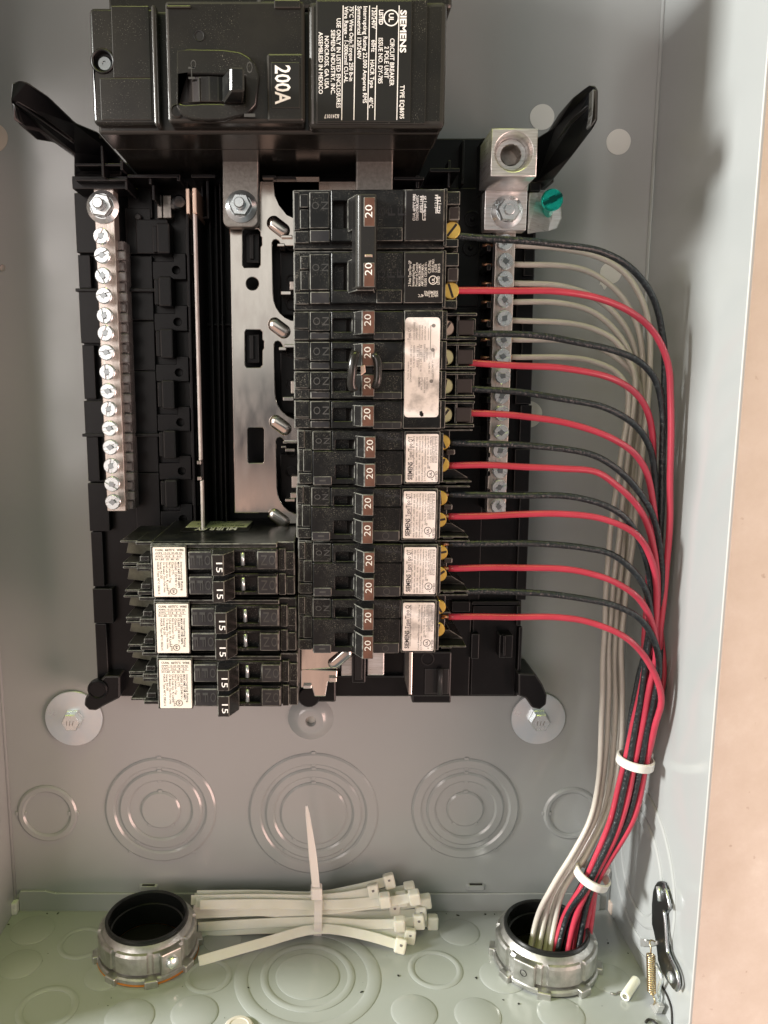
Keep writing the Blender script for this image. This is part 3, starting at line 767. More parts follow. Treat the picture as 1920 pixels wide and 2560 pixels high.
# raised burr round each tapped hole
flange_nut(258, 518, HG, 7.7, gb, a0=.1, stud=10.5)
x0 = at(298, 900, 36)[0]
z0, z1 = at(310, 1275, 36)[1], at(310, 600, 36)[1]
rail = box('clear_rail', x0, x0 + 4.4, z0, z1, 22, 33, M['clear'], gb, b=.5)
n = 27
for i in range(n):
    zc = z1 + (z0 - z1) * (i + .5) / n
    wd = 5.2 if i % 2 else 4.0
    box('rail_lug', x0 + .2, x0 + .2 + wd, zc - 2.2, zc + 2.2, 30, 37 if i % 2 else 35.4, M['clear'], gb, b=.7)

nb = thing('neutral_bar', 'aluminium neutral bar with a large set screw lug, its screws crossed by wires', 'terminal bar', V(1240, 1281, 30))
xn0, xn1 = at(1228, 950, HG)[0], at(1276, 950, HG)[0]
box('bar', xn0, xn1, at(1240, 1281, HG)[1], at(1260, 560, HG)[1], 31, HG, M['alu_b'], nb, b=.35)
NS = ((1263, 605), (1264, 653), (1263, 698), (1261, 749), (1261, 796), (1259, 850), (1257, 891), (1257, 940), (1254, 990), (1254, 1033), (1253, 1081), (1250, 1126), (1250, 1177), (1248, 1218), (1246, 1266))
for p, q in NS: bar_screw(p, q, HG + 4.5, HG, nb)
# lug: bolted plate, sloping neck, block with set screw
lugp = prism('lug_plate', [at(p, q, 50)[:2] for p, q in ((1210, 575), (1315, 576), (1319, 478), (1213, 476))], 42, 50, M['alu'], nb, b=.35)
loft('lug_neck', [[V(p, q, h) for p, q, h in ((1213, 478, 44), (1319, 479, 44), (1324, 440, 52), (1222, 438, 52))], [V(p, q, h) for p, q, h in ((1213, 478, 50.2), (1319, 479, 50.2), (1323, 448, 57), (1220, 446, 57))]], M['alu'], nb, b=.3)
flange_nut(1267, 530, 50, 7.4, nb, a0=.15, stud=6.2)
lx0, lx1 = at(1228, 382, 76)[0], at(1343, 382, 76)[0]; lz0, lz1 = at(1285, 441, 76)[1], at(1285, 321, 76)[1]
cxl, czl, _ = at(1284, 379, 76)
lug = sheet('lug_block', rect(lx0, lx1, lz0, lz1), [circ(cxl, czl, 8.2, 40)], 50, 76, M['alu'], nb, b=.35)
lathe('lug_bore', [(8.2, -.3), (7.4, -1.4), (7.1, -2.2), (7.4, -2.8), (7.0, -3.6), (7.2, -4.4), (6.9, -5.2), (6.9, -8)], W(cxl, czl, 76), OUT, M['alu'], lug, n=40)
lathe('set_screw', [(6.9, -6), (6.4, -5.2), (4.7, -5.2), (4.4, -5.6)], W(cxl, czl, 76), OUT, M['alu'], lug, n=40)
lathe('hex_socket', [(4.9, -5.25), (4.6, -5.6), (4.5, -13), (0, -13)], W(cxl, czl, 76), OUT, M['tin_dull'], lug, n=6, smooth=False, a0=.4)
lathe('neck_stub', [(4.5, 0), (4.5, 7), (0, 7)], V(1275, 452, 50), OUT, M['alu'], lug, n=24)  # plain aluminium stub at the lug's neck
# bonding strap and green screw
bs = loft('bonding_strap', [[V(p, q, h) for p, q, h in ((1322, 482, 40), (1342, 481, 36), (1362, 480, 30), (1388, 483, 26), (1402, 510, 25), (1405, 545, 25), (1392, 572, 25), (1370, 578, 25), (1345, 580, 30), (1318, 585, 40))],
                            [V(p, q, h) for p, q, h in ((1323, 482, 42), (1344, 481, 38), (1363, 480, 32), (1388, 483, 28), (1402, 510, 27), (1405, 545, 27), (1392, 572, 27), (1370, 578, 27), (1345, 580, 32), (1319, 585, 42))]], M['alu'], nb, b=.4)
gs = thing('bonding_screw', 'green metallic bonding screw in the curved strap beside the neutral lug', 'screw', V(1363, 540, 26))
o1 = V(1365, 534, 26); o2 = V(1381, 499, 46)
ax = (o2 - o1).normalized(); L = (o2 - o1).length / MM
lathe('shank', [(3.0, -4), (3.0, L)], o1, ax, M['green'], gs, n=22)
hd = lathe('screw_head', [(3.0, -3.2), (4.6, -2.4), (5.1, -1.6), (5.1, -.5), (4.6, 0), (0, .1)], o2, (ax * .4 + OUT).normalized(), M['green'], gs, n=30)
hx, hz, hh = o2.x / MM, o2.z / MM, -o2.y / MM
for s_ in (-1, 1):
    pts = []
    for k in range(9):
        t = -1.3 + 2.6 * k / 8
        pts.append((4.7 * math.sin(t), s_ * max(.8, 4.7 * math.cos(t))))
    c, q = math.cos(.45), math.sin(.45)
    pts = [(hx + a * c - b * q, hz + a * q + b * c) for a, b in pts]
    prism('screw_land', pts if s_ > 0 else list(reversed(pts)), hh - .4, hh + 1.0, M['green'], hd, b=.2, seg=1)

box('drive_slot', hx - 4.8, hx + 4.8, hz - .75, hz + .75, hh + .3, hh + 1.06, M['green_dk'], hd, b=.1, seg=1, rot=.45)
box('drive_slot', hx - 1.5, hx + 1.5, hz - 1.5, hz + 1.5, hh + .3, hh + 1.1, M['green_dk'], hd, b=.1, seg=1, rot=.45)
# ---------------------------------------------------------------- main breaker
mb = thing('main_breaker', 'large glossy black two pole main breaker rated 200A', 'circuit breaker', V(670, 315, 24))
HM = 104.0
xm = lambda p, h=HM, q=160: at(p, q, h)[0]
zm = lambda q, h=HM, p=670: at(p, q, h)[1]
zbot, ztop = zm(318), zm(1)
xa, xb = xm(228, 98), xm(1116)
# lower housing, a hair wider than the cover so that a seam shows
box('lower_housing', xa + 1.5, xb - 1.2, zbot + .5, ztop + 60, 22, 72, GLOSS, mb, b=.8)
box('line_housing', xm(640), xb + 3.0, ztop + .5, ztop + 60, 72, 96, GLOSS, mb, b=1.5)
cov = box('cover', xa + .9, xb - .6, zbot + .15, ztop, 72.3, 95, GLOSS, mb, b=1.2, seg=3)
# wing with the fixing screw
hx0, hz0 = at(257, 153, 98)[:2]
wing = sheet('cover_wing', rect(xa, xm(394, 98), zm(312, 98), ztop, 2.0), [circ(hx0, hz0, 3.9, 28)], 94, 98, M['gloss'], mb, b=1.1)
box('wing_inlay', xm(247, 98.5), xm(376, 98.5), zm(300, 98.5), zm(195, 98.5), 97, 98.4, GLOSS, wing, b=.3)
box('wing_inlay', xm(282, 98.5), xm(376, 98.5), zm(194, 98.5), zm(14, 98.5), 97, 98.4, GLOSS, wing, b=.3)
lathe('screw_recess', [(4.6, 98.3 - 98), (4.3, .5), (3.9, .2), (3.7, -1), (3.7, -2.6), (0, -2.6)], W(hx0, hz0, 98), OUT, M['plaque'], wing, n=28)
sq = lathe('cover_screw', [(2.9, -2.6), (2.9, -1.4), (2.5, -.9), (1.0, -.9), (.9, -1.4), (0, -1.4)], W(hx0 + .4, hz0 - .5, 98), OUT, M['recess'], wing, n=20)
# ridges
box('ridge', xm(381, 101), xm(394, 101), zm(314, 101), ztop, 95, 101, GLOSS, mb, b=1.6, seg=3)
# centre field
cen = box('centre_field', xm(416), xm(762), zm(306), ztop, 95, HM, GLOSS, mb, b=1.3, seg=3)
# escutcheon round the handle: curved lower lip
ep = []
for p, q in ((441, 126), (470, 121), (560, 123), (600, 129), (622, 142), (640, 160), (648, 190), (640, 262), (618, 285), (590, 292), (560, 300), (520, 301), (478, 298), (456, 288), (441, 268)):
    ep.append(at(p, q, HM + 2.5)[:2])
wl = [at(p, q, HM + 2.5)[:2] for p, q in ((446, 188), (470, 185), (556, 187), (612, 190), (612, 258), (585, 262), (550, 258), (505, 258), (462, 261), (446, 258))]
esc = sheet('escutcheon', ep, [wl], HM - .5, HM + 2.5, M['gloss'], mb, b=.6)
box('handle_well', xm(446, 103), xm(612, 103), zm(260, 103), zm(186, 103), HM - .3, HM + .25, [M['plaque'], M['gloss_edge']], esc, b=.2)
# rocker barrel and handle
pr = []
for i in range(13):
    t = math.radians(200 - i * 16)
    pr.append((xm(520, 105) + 12.5 * math.cos(t), 100 + 5.8 * math.sin(t)))
rk = profile('rocker', pr, zm(256, 105), zm(192, 105), [M['handle'], M['gloss_edge']], mb, b=.3)
box('rocker_rib', xm(495, 106.5), xm(499, 106.5), zm(255, 106), zm(193, 106), 104, 106.4, GLOSS, rk, b=.3)
hp = [V(p, q, h) for p, q, h in ((555, 190, 105), (608, 190, 105), (608, 258, 105), (556, 258, 105))]
hq = [V(p, q, h) for p, q, h in ((575, 167, 119), (611, 168, 119), (611, 229, 119), (575, 229, 119))]
hq2 = [V(p, q, h) for p, q, h in ((557, 187, 117.5), (575, 167, 119), (611, 168, 119), (611, 229, 119), (575, 229, 119), (556, 256, 117))]
loft('handle', [hp, hq], [M['case'], M['gloss_edge']], rk, b=.7)
# embossed marks beside the handle
print_on('embossed_mark', [('O', *at(476, 148, 107)[:2], 3.2, 2.2, 'd'), ('H', *at(470, 166, 107)[:2], 4.4, 2.6, 'd'), ('O', *at(616, 152, 107)[:2], 4.4, 2.4, 'd'), ('I', *at(610, 283, 107)[:2], 1.2, 4.5, 'd')], HM + 2.5, M['relief'], esc)
o = V(498, 90, HM)
lathe('peg_hole', [(2.1, .05), (2.0, .25), (1.7, .2), (1.6, .06), (0, .06)], o, OUT, M['plaque'], cen, n=24)
lathe('peg_ring', [(2.3, .25), (2.7, .7), (2.2, .9), (2.0, .3)], V(443, 278, HM), OUT, M['gloss'], cen, n=24)
box('raised_bar', xm(418, 105), xm(480, 105), zm(19, 105), zm(12, 105), HM - .4, HM + .8, GLOSS, cen, b=.4)
box('raised_frame', xm(686, 105), xm(752, 105), zm(20, 105), ztop, HM - .4, HM + .9, GLOSS, cen, b=.5)
# rating plaque
plq = box('rating_plaque', xm(667, 105.5), xm(758, 105.5), zm(302, 105.5), zm(132, 105.5), HM - .4, HM + 1.2, GLOSS, mb, b=.9)
box('plaque_field', xm(677, 105.5), xm(749, 105.5), zm(270, 105.5), zm(155, 105.5), HM + 1.0, HM + 1.5, [M['plaque'], M['gloss_edge']], plq, b=.25)
h_ = HM + 1.5
x, zz, _ = at(688, 163, h_)
print_on('rating_print', [('200A', x, zz, (at(688, 163, h_)[1] - at(688, 261, h_)[1]), 6.0, 'd', .018)], h_, M['white'], plq)
# block with the printed plate
blk = box('label_block', xm(770), xb, zbot, ztop, 95, HM, GLOSS, mb, b=2.2, seg=4)
box('label_block_rim', xm(790, 104.5), xm(1066, 104.5), zm(310, 104.5), ztop + .2, HM - .5, HM + .35, GLOSS, blk, b=.25)
HP = HM + .7
box('rating_plate', xm(792, HP), xm(1028, HP), zm(305, HP), ztop - .3, HM + .2, HP, [M['plaque'], M['gloss_edge']], blk, b=.25)
def col(s, p, q0, q1, cap, wt=0.0):
    x, z0, _ = at(p, q0, HP); z1 = at(p, q1, HP)[1]
    return (s, x - cap / 2, z0, z0 - z1, cap, 'd', wt)
items = [col('SIEMENS', 1009, 25, 132, 2.4, .03), col('TYPE EQ8695', 1006, 213, 297, 1.75, .012),
         col('CIRCUIT BREAKER', 981, 96, 215, 1.75, .012), col('2 POLE UNIT', 967, 116, 196, 1.7, .012), col('ISSUE NO. DY-785', 952, 95, 209, 1.7, .012),
         col('LISTED', 953, 25, 62, 1.6, .03), col('120/240V', 935, 20, 72, 1.65, .012), col('60Hz', 934, 100, 130, 1.65, .012), col('HACR Type', 931, 150, 220, 1.65, .012), col('40°C', 928, 243, 270, 1.65, .012),
         col('Interrupting Rating 22,000 Amperes RMS', 914, 16, 258, 1.6, .012), col('Symmetrical 120/240V', 899, 16, 148, 1.6, .012),
         col('75°C Wire Only,Torque 250 lb-in', 879, 16, 203, 1.6, .012), col('Wire Range - 1-300kcmil CU-AL', 866, 16, 207, 1.6, .012),
         col('USE ONLY IN LISTED ENCLOSURES', 847, 46, 270, 1.65, .012), col('SIEMENS INDUSTRY, INC.', 833, 75, 236, 1.65, .012), col('NORCROSS, GA USA', 817, 90, 222, 1.65, .012), col('ASSEMBLED IN MEXICO', 802, 80, 235, 1.65, .012)]
x, zz, _ = at(848, 286, HP)
items.append(('&241017', x, zz, 5.9, 1.5, 'l', .01))
for p in (998, 942, 924, 889, 858):
    a, b_ = at(p, 14, HP), at(p - 6 * (p - 600) / 400, 300, HP)
    items.append(('--', a[0], a[1], b_[0], b_[1], .34))
x, zz, _ = at(978, 45, HP)
items += [('O#', x, zz, 3.0, .45, 0), ('UL', x - .9, zz + 1.7, 3.2, 1.9, 'd', .02)]
print_on('rating_text', items, HP, M['white'], blk)

# ---------------------------------------------------------------- breakers on the right-hand stab row
HF = 90.0
XQ = lambda p, h=HF: at(p, 1145, h)[0]
def text_up(s, p, z, run, cap, wt=0.0): return (s, XQ(p), z, run, cap, 'u', wt)
def toggle(parent, z0, z1, pl, pf, pr, hf=98.0, label='20', size=(4.8, 2.9)):
    """rocker handle: sloping dark flank from pl to pf, flat black face from pf to pr, its warm reflection painted brown"""
    pts = [(XQ(pl - 16, 85), 85), (XQ(pl, HF - 1), HF - 1), (XQ(pl + 6, HF + 2), HF + 2.2), (XQ(pf, hf), hf), (XQ(pr, hf), hf), (XQ(pr + 1, 85), 85)]
    t = profile('toggle', pts, z1, z0, [M['handle'], M['case_edge']], parent, b=.35)
    zc = (z0 + z1) / 2
    f = box('toggle_face_sheen', XQ(pf + 1, hf), XQ(pr - .5, hf), z1 + .2, z0 - .2, hf - .6, hf + .25, [M['brown'], M['case_edge']], t, b=.2)
    print_on('rating_print', [(label, XQ(pf + 6 + size[1] * 5.4, hf) , zc + .9 - size[0] / 2, size[0], size[1], 'u', .0)], hf + .25, M['white_dim'], f)
    return t
def well(p0, p1, z0, z1): return rect(XQ(p0), XQ(p1), z1, z0, .5)
def terminal(parent, z, p, r=3.4, h=80.0, m='brass', slot=None):
    x = at(p, 1145, h)[0]
    o = W(x, z, h)
    s = lathe('terminal_screw', [(r * .6, -18), (r * .6, -2), (r, -2), (r, -.4), (r * .9, 0), (0, 0)], o, OUT, M[m], parent, n=24)
    a = slot if slot is not None else random.uniform(0, 3.1)
    x_, z_ = o.x / MM, o.z / MM
    bxx = box('screw_slot', x_ - r * .85, x_ + r * .85, z_ - .5, z_ + .5, h - .2, h + .08, M['clamp'], s, b=0, rot=a)
    return s
UL = lambda x, z, r: [('O#', x, z, r, r * .2, 0)]
def tandem20(q0, q1, label, worn=False, title='SIEMENS Type/Tipo QT', seed=0):
    zt, zb = at(900, q0, HF)[1], at(900, q1, HF)[1]
    Z = lambda t: zt + (zb - zt) * t
    o = thing('tandem_breaker', label, 'circuit breaker', W(XQ(900), zb, 23), 'twenty amp tandem breakers wired in the column')
    body = box('case', XQ(740), XQ(1099), zb + .25, zt - .25, 22, 84, CASE, o, b=.5)
    for a, b_, p0, p1, h in ((.02, .33, 742, 759, 86.5), (.02, .36, 760, 777, 85.5), (.36, .76, 743, 754, 85), (.36, .76, 755, 777, 86.5), (.79, .98, 744, 777, 86)):
        box('face_step', XQ(p0), XQ(p1), Z(b_), Z(a), 83, h, CASE, body, b=.3)
    on = box('on_panel', XQ(779), XQ(826), Z(.36), Z(.03), 83, 88.6, CASE, body, b=.35)
    print_on('on_letters', stacked('ON', XQ(794), 3.6, Z(.2), 2.4, 2.9, 'u'), 88.6, M['relief'], on, lift=.12)
    sheet('face_plate', rect(XQ(779), XQ(1006), Z(.975), Z(.375), .6), [well(837, 886, Z(.63), Z(.87))], 83, 89.6, M['case'], body, b=.35)
    sheet('face_plate', rect(XQ(828), XQ(1006), Z(.365), Z(.025), .6), [well(837, 886, Z(.18), Z(.362 - .02))], 83, 90.0, M['case'], body, b=.35)
    box('mark_panel', XQ(781), XQ(827), Z(.985), Z(.83), 88, 90.3, [M['panel'], M['case_edge']], body, b=.3)
    box('mark_panel', XQ(937), XQ(1003), Z(.985), Z(.80), 88, 90.3, [M['panel'], M['case_edge']], body, b=.3)
    print_on('moulded_mark', [('--', XQ(796), Z(.905), XQ(812), Z(.905), .7)], 90.3, M['relief'], body, lift=.1)
    print_on('moulded_mark', [('O#', XQ(968), Z(.895), 1.6, .35, 0)], 90.3, M['relief'], body, lift=.1)
    print_on('moulded_mark', stacked('OFF', XQ(950), 3.9, Z(.13), 2.4, 3.0, 'u'), 90.0, M['panel'], body, lift=.1)
    for a, b_ in ((.10, .48), (.575, .985)):
        toggle(o, Z(a), Z(b_), 884, 908, 936)
    lp = box('label_plate', XQ(1008), XQ(1098), Z(.975), Z(.03), 83, 90.0, CASE, body, b=.4)
    HL = 90.25
    lab = prism('label_sticker', rect(XQ(1012), XQ(1093), Z(.94), Z(.08), .7), 89.9, HL, M['label_worn' if worn else 'label'], lp, b=0)
    zz0, zz1 = Z(.92), Z(.10); Ln = zz1 - zz0
    T = lambda s, p, a, b_, cap, wt=0.0: (s, XQ(p) + cap / 2, zz0 + Ln * a, Ln * (b_ - a), cap, 'u', wt)
    it = []
    print_on('label_title', [T('SIEMENS', 1023, .03, .42, 2.0, .022), T(title[8:], 1023, .46, .97, 1.9, .0)], HL, M['ink'], lab)
    small = [T('Interrupting Rating/Pouvoir de coupure', 1031, .08, .98, .78), T('MAX. RMS SYM. AMPS / AMPS SYM. EFF. MAX', 1039, .0, .97, .72), T('10,000  120 / 240 V~   60 Hz   Class/Classe CTL', 1046, .0, .98, .72),
             T('Circuit Breaker/Disjoncteur     No Common Trip', 1053, .0, .98, .72), T('2-1 Pole/Poles    Declenchement independant', 1060, .0, .98, .72), T('Issue No. N-20   HACR Type/Tipo 40 C', 1067, .28, .98, .72),
             T('CU-AL 60/75 C WIRE/FIL', 1074, .40, .98, .72), T('AWG(mm2) 14-6 (2.1-13.3)', 1081, .40, .98, .72), T('lb-in/lb-po (N-m) 25 (2.8)', 1088, .40, .98, .72), T('LISTED', 1089, .0, .22, .9, .01)]
    if worn: small = [s for i, s in enumerate(small) if i not in (1, 2)]
    it += small
    it += [('--', XQ(1078), zz0 + Ln * .4, XQ(1078), zz0 + Ln * .98, .12), ('--', XQ(1085), zz0 + Ln * .4, XQ(1085), zz0 + Ln * .98, .12)]
    it += [('O#', XQ(1075), zz0 + Ln * .15, 1.75, .3, 0), ('UL', XQ(1077.5), zz0 + Ln * .15 - 1.0, 2.0, 1.0, 'u', .03), ('c', XQ(1080), zz0 + Ln * .02, .6, .7, 'u', .03), ('US', XQ(1073), zz0 + Ln * .27, 1.0, .6, 'u', .03)]
    print_on('label_text', it, HL, M['ink_soft'], lab)
    # wire end
    box('terminal_floor', XQ(1098), XQ(1122, 66), Z(.97), Z(.05), 22, 66, CASE, body, b=.4)
    for a, b_ in ((.015, .045), (.955, .985)):
        box('barrier', XQ(1098), XQ(1178, 82), Z(b_), Z(a), 40, 82, CASE, body, b=.25)
    box('barrier_rib', XQ(1120), XQ(1140, 82.5), Z(.998), Z(.965), 60, 82.6, CASE, body, b=.25)
    prism('barrier_web', [(XQ(1106, 72), Z(.78)), (XQ(1134, 72), Z(.78)), (XQ(1170, 72), Z(.945)), (XQ(1106, 72), Z(.945))], 50, 72, [M['gloss'], M['case_edge']], body, b=.3)
    box('wire_clamp', XQ(1112, 74), XQ(1134, 74), Z(.50), Z(.40), 50, 76, [M['clamp'], M['case_edge']], body, b=.5)
    box('end_wall', XQ(1099), XQ(1107), Z(.95), Z(.07), 66, 88.5, CASE, body, b=.3)
    terminal(o, Z(.25), 1104, h=82); terminal(o, Z(.66), 1103, h=82)
    return o
tandem20(1075, 1215, 'twenty amp tandem breaker just below the long scuffed label of the four handle unit')
tandem20(1217, 1354, 'twenty amp tandem breaker with a blue dot on its white label')
tandem20(1356, 1492, 'twenty amp tandem breaker second from the bottom of the wired column')
tandem20(1494, 1634, 'lowest twenty amp tandem breaker with a torn and scuffed white label', worn=True, title='SIEMENS Type/Tipo Q')

# four-handle breaker
q0, q1 = 775, 1073
zt, zb = at(900, q0, HF)[1], at(900, q1, HF)[1]
quad = thing('quad_breaker', 'twenty amp breaker with four handles, two of them clipped together, and a long white label', 'circuit breaker', W(XQ(900), zb, 23))
for i, (a, b_) in enumerate(((775, 850), (851, 925), (926, 998.5), (999.5, 1073))):
    za, zc = at(900, a, HF)[1], at(900, b_, HF)[1]
    Z = lambda t: za + (zc - za) * t
    body = box('case', XQ(736), XQ(1104), zc + .12, za - .12, 22, 84, CASE, quad, b=.45)
    box('face_step', XQ(737), XQ(775), Z(.97), Z(.62), 83, 86, CASE, body, b=.35)
    box('face_step', XQ(738), XQ(775), Z(.60), Z(.03), 83, 87, CASE, body, b=.35)
    on = box('on_panel', XQ(777), XQ(826), Z(.68), Z(.04), 83, 88.4, CASE, body, b=.35)
    print_on('on_letters', stacked('ON', XQ(793), 4.0, Z(.36), 3.4, 3.1, 'u'), 88.4, M['relief'], on, lift=.12)
    box('mark_panel', XQ(777), XQ(826), Z(.97), Z(.72), 83, 87.2, [M['panel'], M['case_edge']], body, b=.5)
    sheet('face_plate', rect(XQ(829), XQ(1004), Z(.97), Z(.04), .5), [well(834, 882, Z(.28), Z(.72))], 83, 90, M['case'], body, b=.35)
    mp_ = box('mark_panel', XQ(932), XQ(1003), Z(.985), Z(.74), 88, 90.4, [M['panel'], M['case_edge']], body, b=.3)
    print_on('moulded_mark', [('--', XQ(956), Z(.80), XQ(956), Z(.94), .3), ('--', XQ(980), Z(.80), XQ(980), Z(.94), .3)], 90.4, M['relief'], mp_)
    toggle(quad, Z((.07, .12, .14, .17)[i]), Z((.84, .89, .89, .88)[i]), 880, 904, 935)
    box('label_plate', XQ(1006), XQ(1101), Z(.985), Z(.015), 83, 90, CASE, body, b=.4)
    # wire end: two fins, brass head in a dark round pocket, clamp block
    box('barrier', XQ(1098), XQ(1183, 82), Z(.15), Z(.05), 40, 82, CASE, body, b=.3)
    box('barrier', XQ(1098), XQ(1183, 82), Z(.97), Z(.86), 40, 82, CASE, body, b=.3)
    box('barrier_rib', XQ(1136, 82), XQ(1142, 82), Z(.99), Z(.02), 70, 80, CASE, body, b=.3)
    box('terminal_floor', XQ(1100), XQ(1180, 60), Z(.9), Z(.1), 22, 60, CASE, body, b=.4)
    lathe('screw_pocket', [(4.6, -8), (4.6, 0), (4.1, .3), (3.8, -6), (0, -6)], W(XQ(1118, 80), Z(.52), 78), OUT, M['plaque'], body, n=28)
    box('wire_clamp', XQ(1135, 80), XQ(1176, 80), Z(.80), Z(.28), 55, 80, [M['clamp'], M['clamp']], body, b=.4)
    box('end_wall', XQ(1099), XQ(1113), Z(.98), Z(.02), 60, 88, CASE, body, b=.3)
    terminal(quad, Z(.55), 1109, 3.6, 79, ('copper_pale', 'brass_pale', 'brass_pale', 'brass_pale')[i])
# long label across all four
HL = 90.3
lab = prism('label_sticker', rect(XQ(1009), XQ(1094), at(900, 1043, HF)[1], at(900, 794, HF)[1], 1.6), 89.95, HL, M['label_worn'], quad, b=0)
zA, zB = at(900, 1040, HF)[1], at(900, 796, HF)[1]; Ln = zB - zA
T = lambda s, p, a, b_, cap, wt=0.0: (s, XQ(p) + cap / 2, zA + Ln * a, Ln * (b_ - a), cap, 'u', wt)
print_on('label_text', [T('Type QT', 1019, .78, .91, 1.35), T('Pouvoir de coupure', 1017, .38, .56, .7), T('SYM.EFF.MAX. 10,000 120 240 V~', 1024, .35, .73, .8), T('OUTSIDE POLES HAVE', 1031, .78, .96, .75), T('COMMON TRIP', 1037, .78, .9, .75), T('CU-AL 60/75 C WIRE/FIL', 1031, .5, .73, .75),
                        T('AWG | 14 | 8 | 6', 1040, .5, .72, .85), T('lb-in | 25 | 35 | 45', 1048, .46, .73, .8), T('Declenchement', 1044, .78, .93, .7), T('simultane des', 1050, .78, .93, .7), T('poles externes', 1057, .78, .92, .7), T('INSIDE POLES HAVE', 1057, .56, .74, .75), T('COMMON TRIP', 1063, .58, .70, .7),
                        T('SIEMENS', 1045, .30, .40, .9, .01), T('HACR Type', 1051, .27, .40, .8), T('int simultane', 1058, .24, .40, .7), T('Issue N-20', 1064, .28, .40, .7), T('120 240 V~', 1069, .44, .56, .8), T('120/240 V~', 1077, .44, .58, .8),
                        ('@@', XQ(1078), zA + Ln * .925, .8, 0, 0), ('@@', XQ(1077), zA + Ln * .68, .8, 0, 0), ('@@', XQ(1075), zA + Ln * .36, .8, 0, 0),
                        ('--', XQ(1071), zA + Ln * .925, XQ(1071), zA + Ln * .68, .22), ('--', XQ(1071), zA + Ln * .925, XQ(1078), zA + Ln * .925, .2), ('--', XQ(1080), zA + Ln * .68, XQ(1080), zA + Ln * .60, .22), ('--', XQ(1079), zA + Ln * .36, XQ(1079), zA + Ln * .44, .22),
                        ('--', XQ(1044), zA + Ln * .48, XQ(1044), zA + Ln * .74, .12), ('--', XQ(1066), zA + Ln * .78, XQ(1066), zA + Ln * .9, .12)], HL, M['ink2'], lab)
print_on('label_scuff', [('@@', XQ(1052), zA + Ln * .02, .9, 0, 0), ('--', XQ(1050), zA + Ln * .05, XQ(1054), zA - 1.0 + Ln * .02, 1.2)], HL, M['ink'], lab)
# spring clip tying the two middle handles
zc = at(905, 926, 96)[1]
cl = tube('handle_clip', spline([V(890, 880, 100), V(884, 905, 101), V(882, 935, 101), V(880, 960, 100), V(886, 975, 99)], 1.5), 2.0, M['gloss'], quad, n=10)
tube('handle_clip', spline([V(936, 886, 97), V(944, 900, 98), V(946, 930, 98), V(944, 955, 98), V(936, 968, 97)], 1.5), 1.8, M['gloss'], quad, n=10)
prism('clip_plate', [at(p, q, 99)[:2] for p, q in ((903, 915), (914, 911), (916, 930), (903, 940))], 97, 99, M['copper_pale'], quad, b=.3)
pbox('clip_gap', 905, 918, 934, 936, 92, 96.5, [M['plaque'], M['plaque']], quad, b=.3)

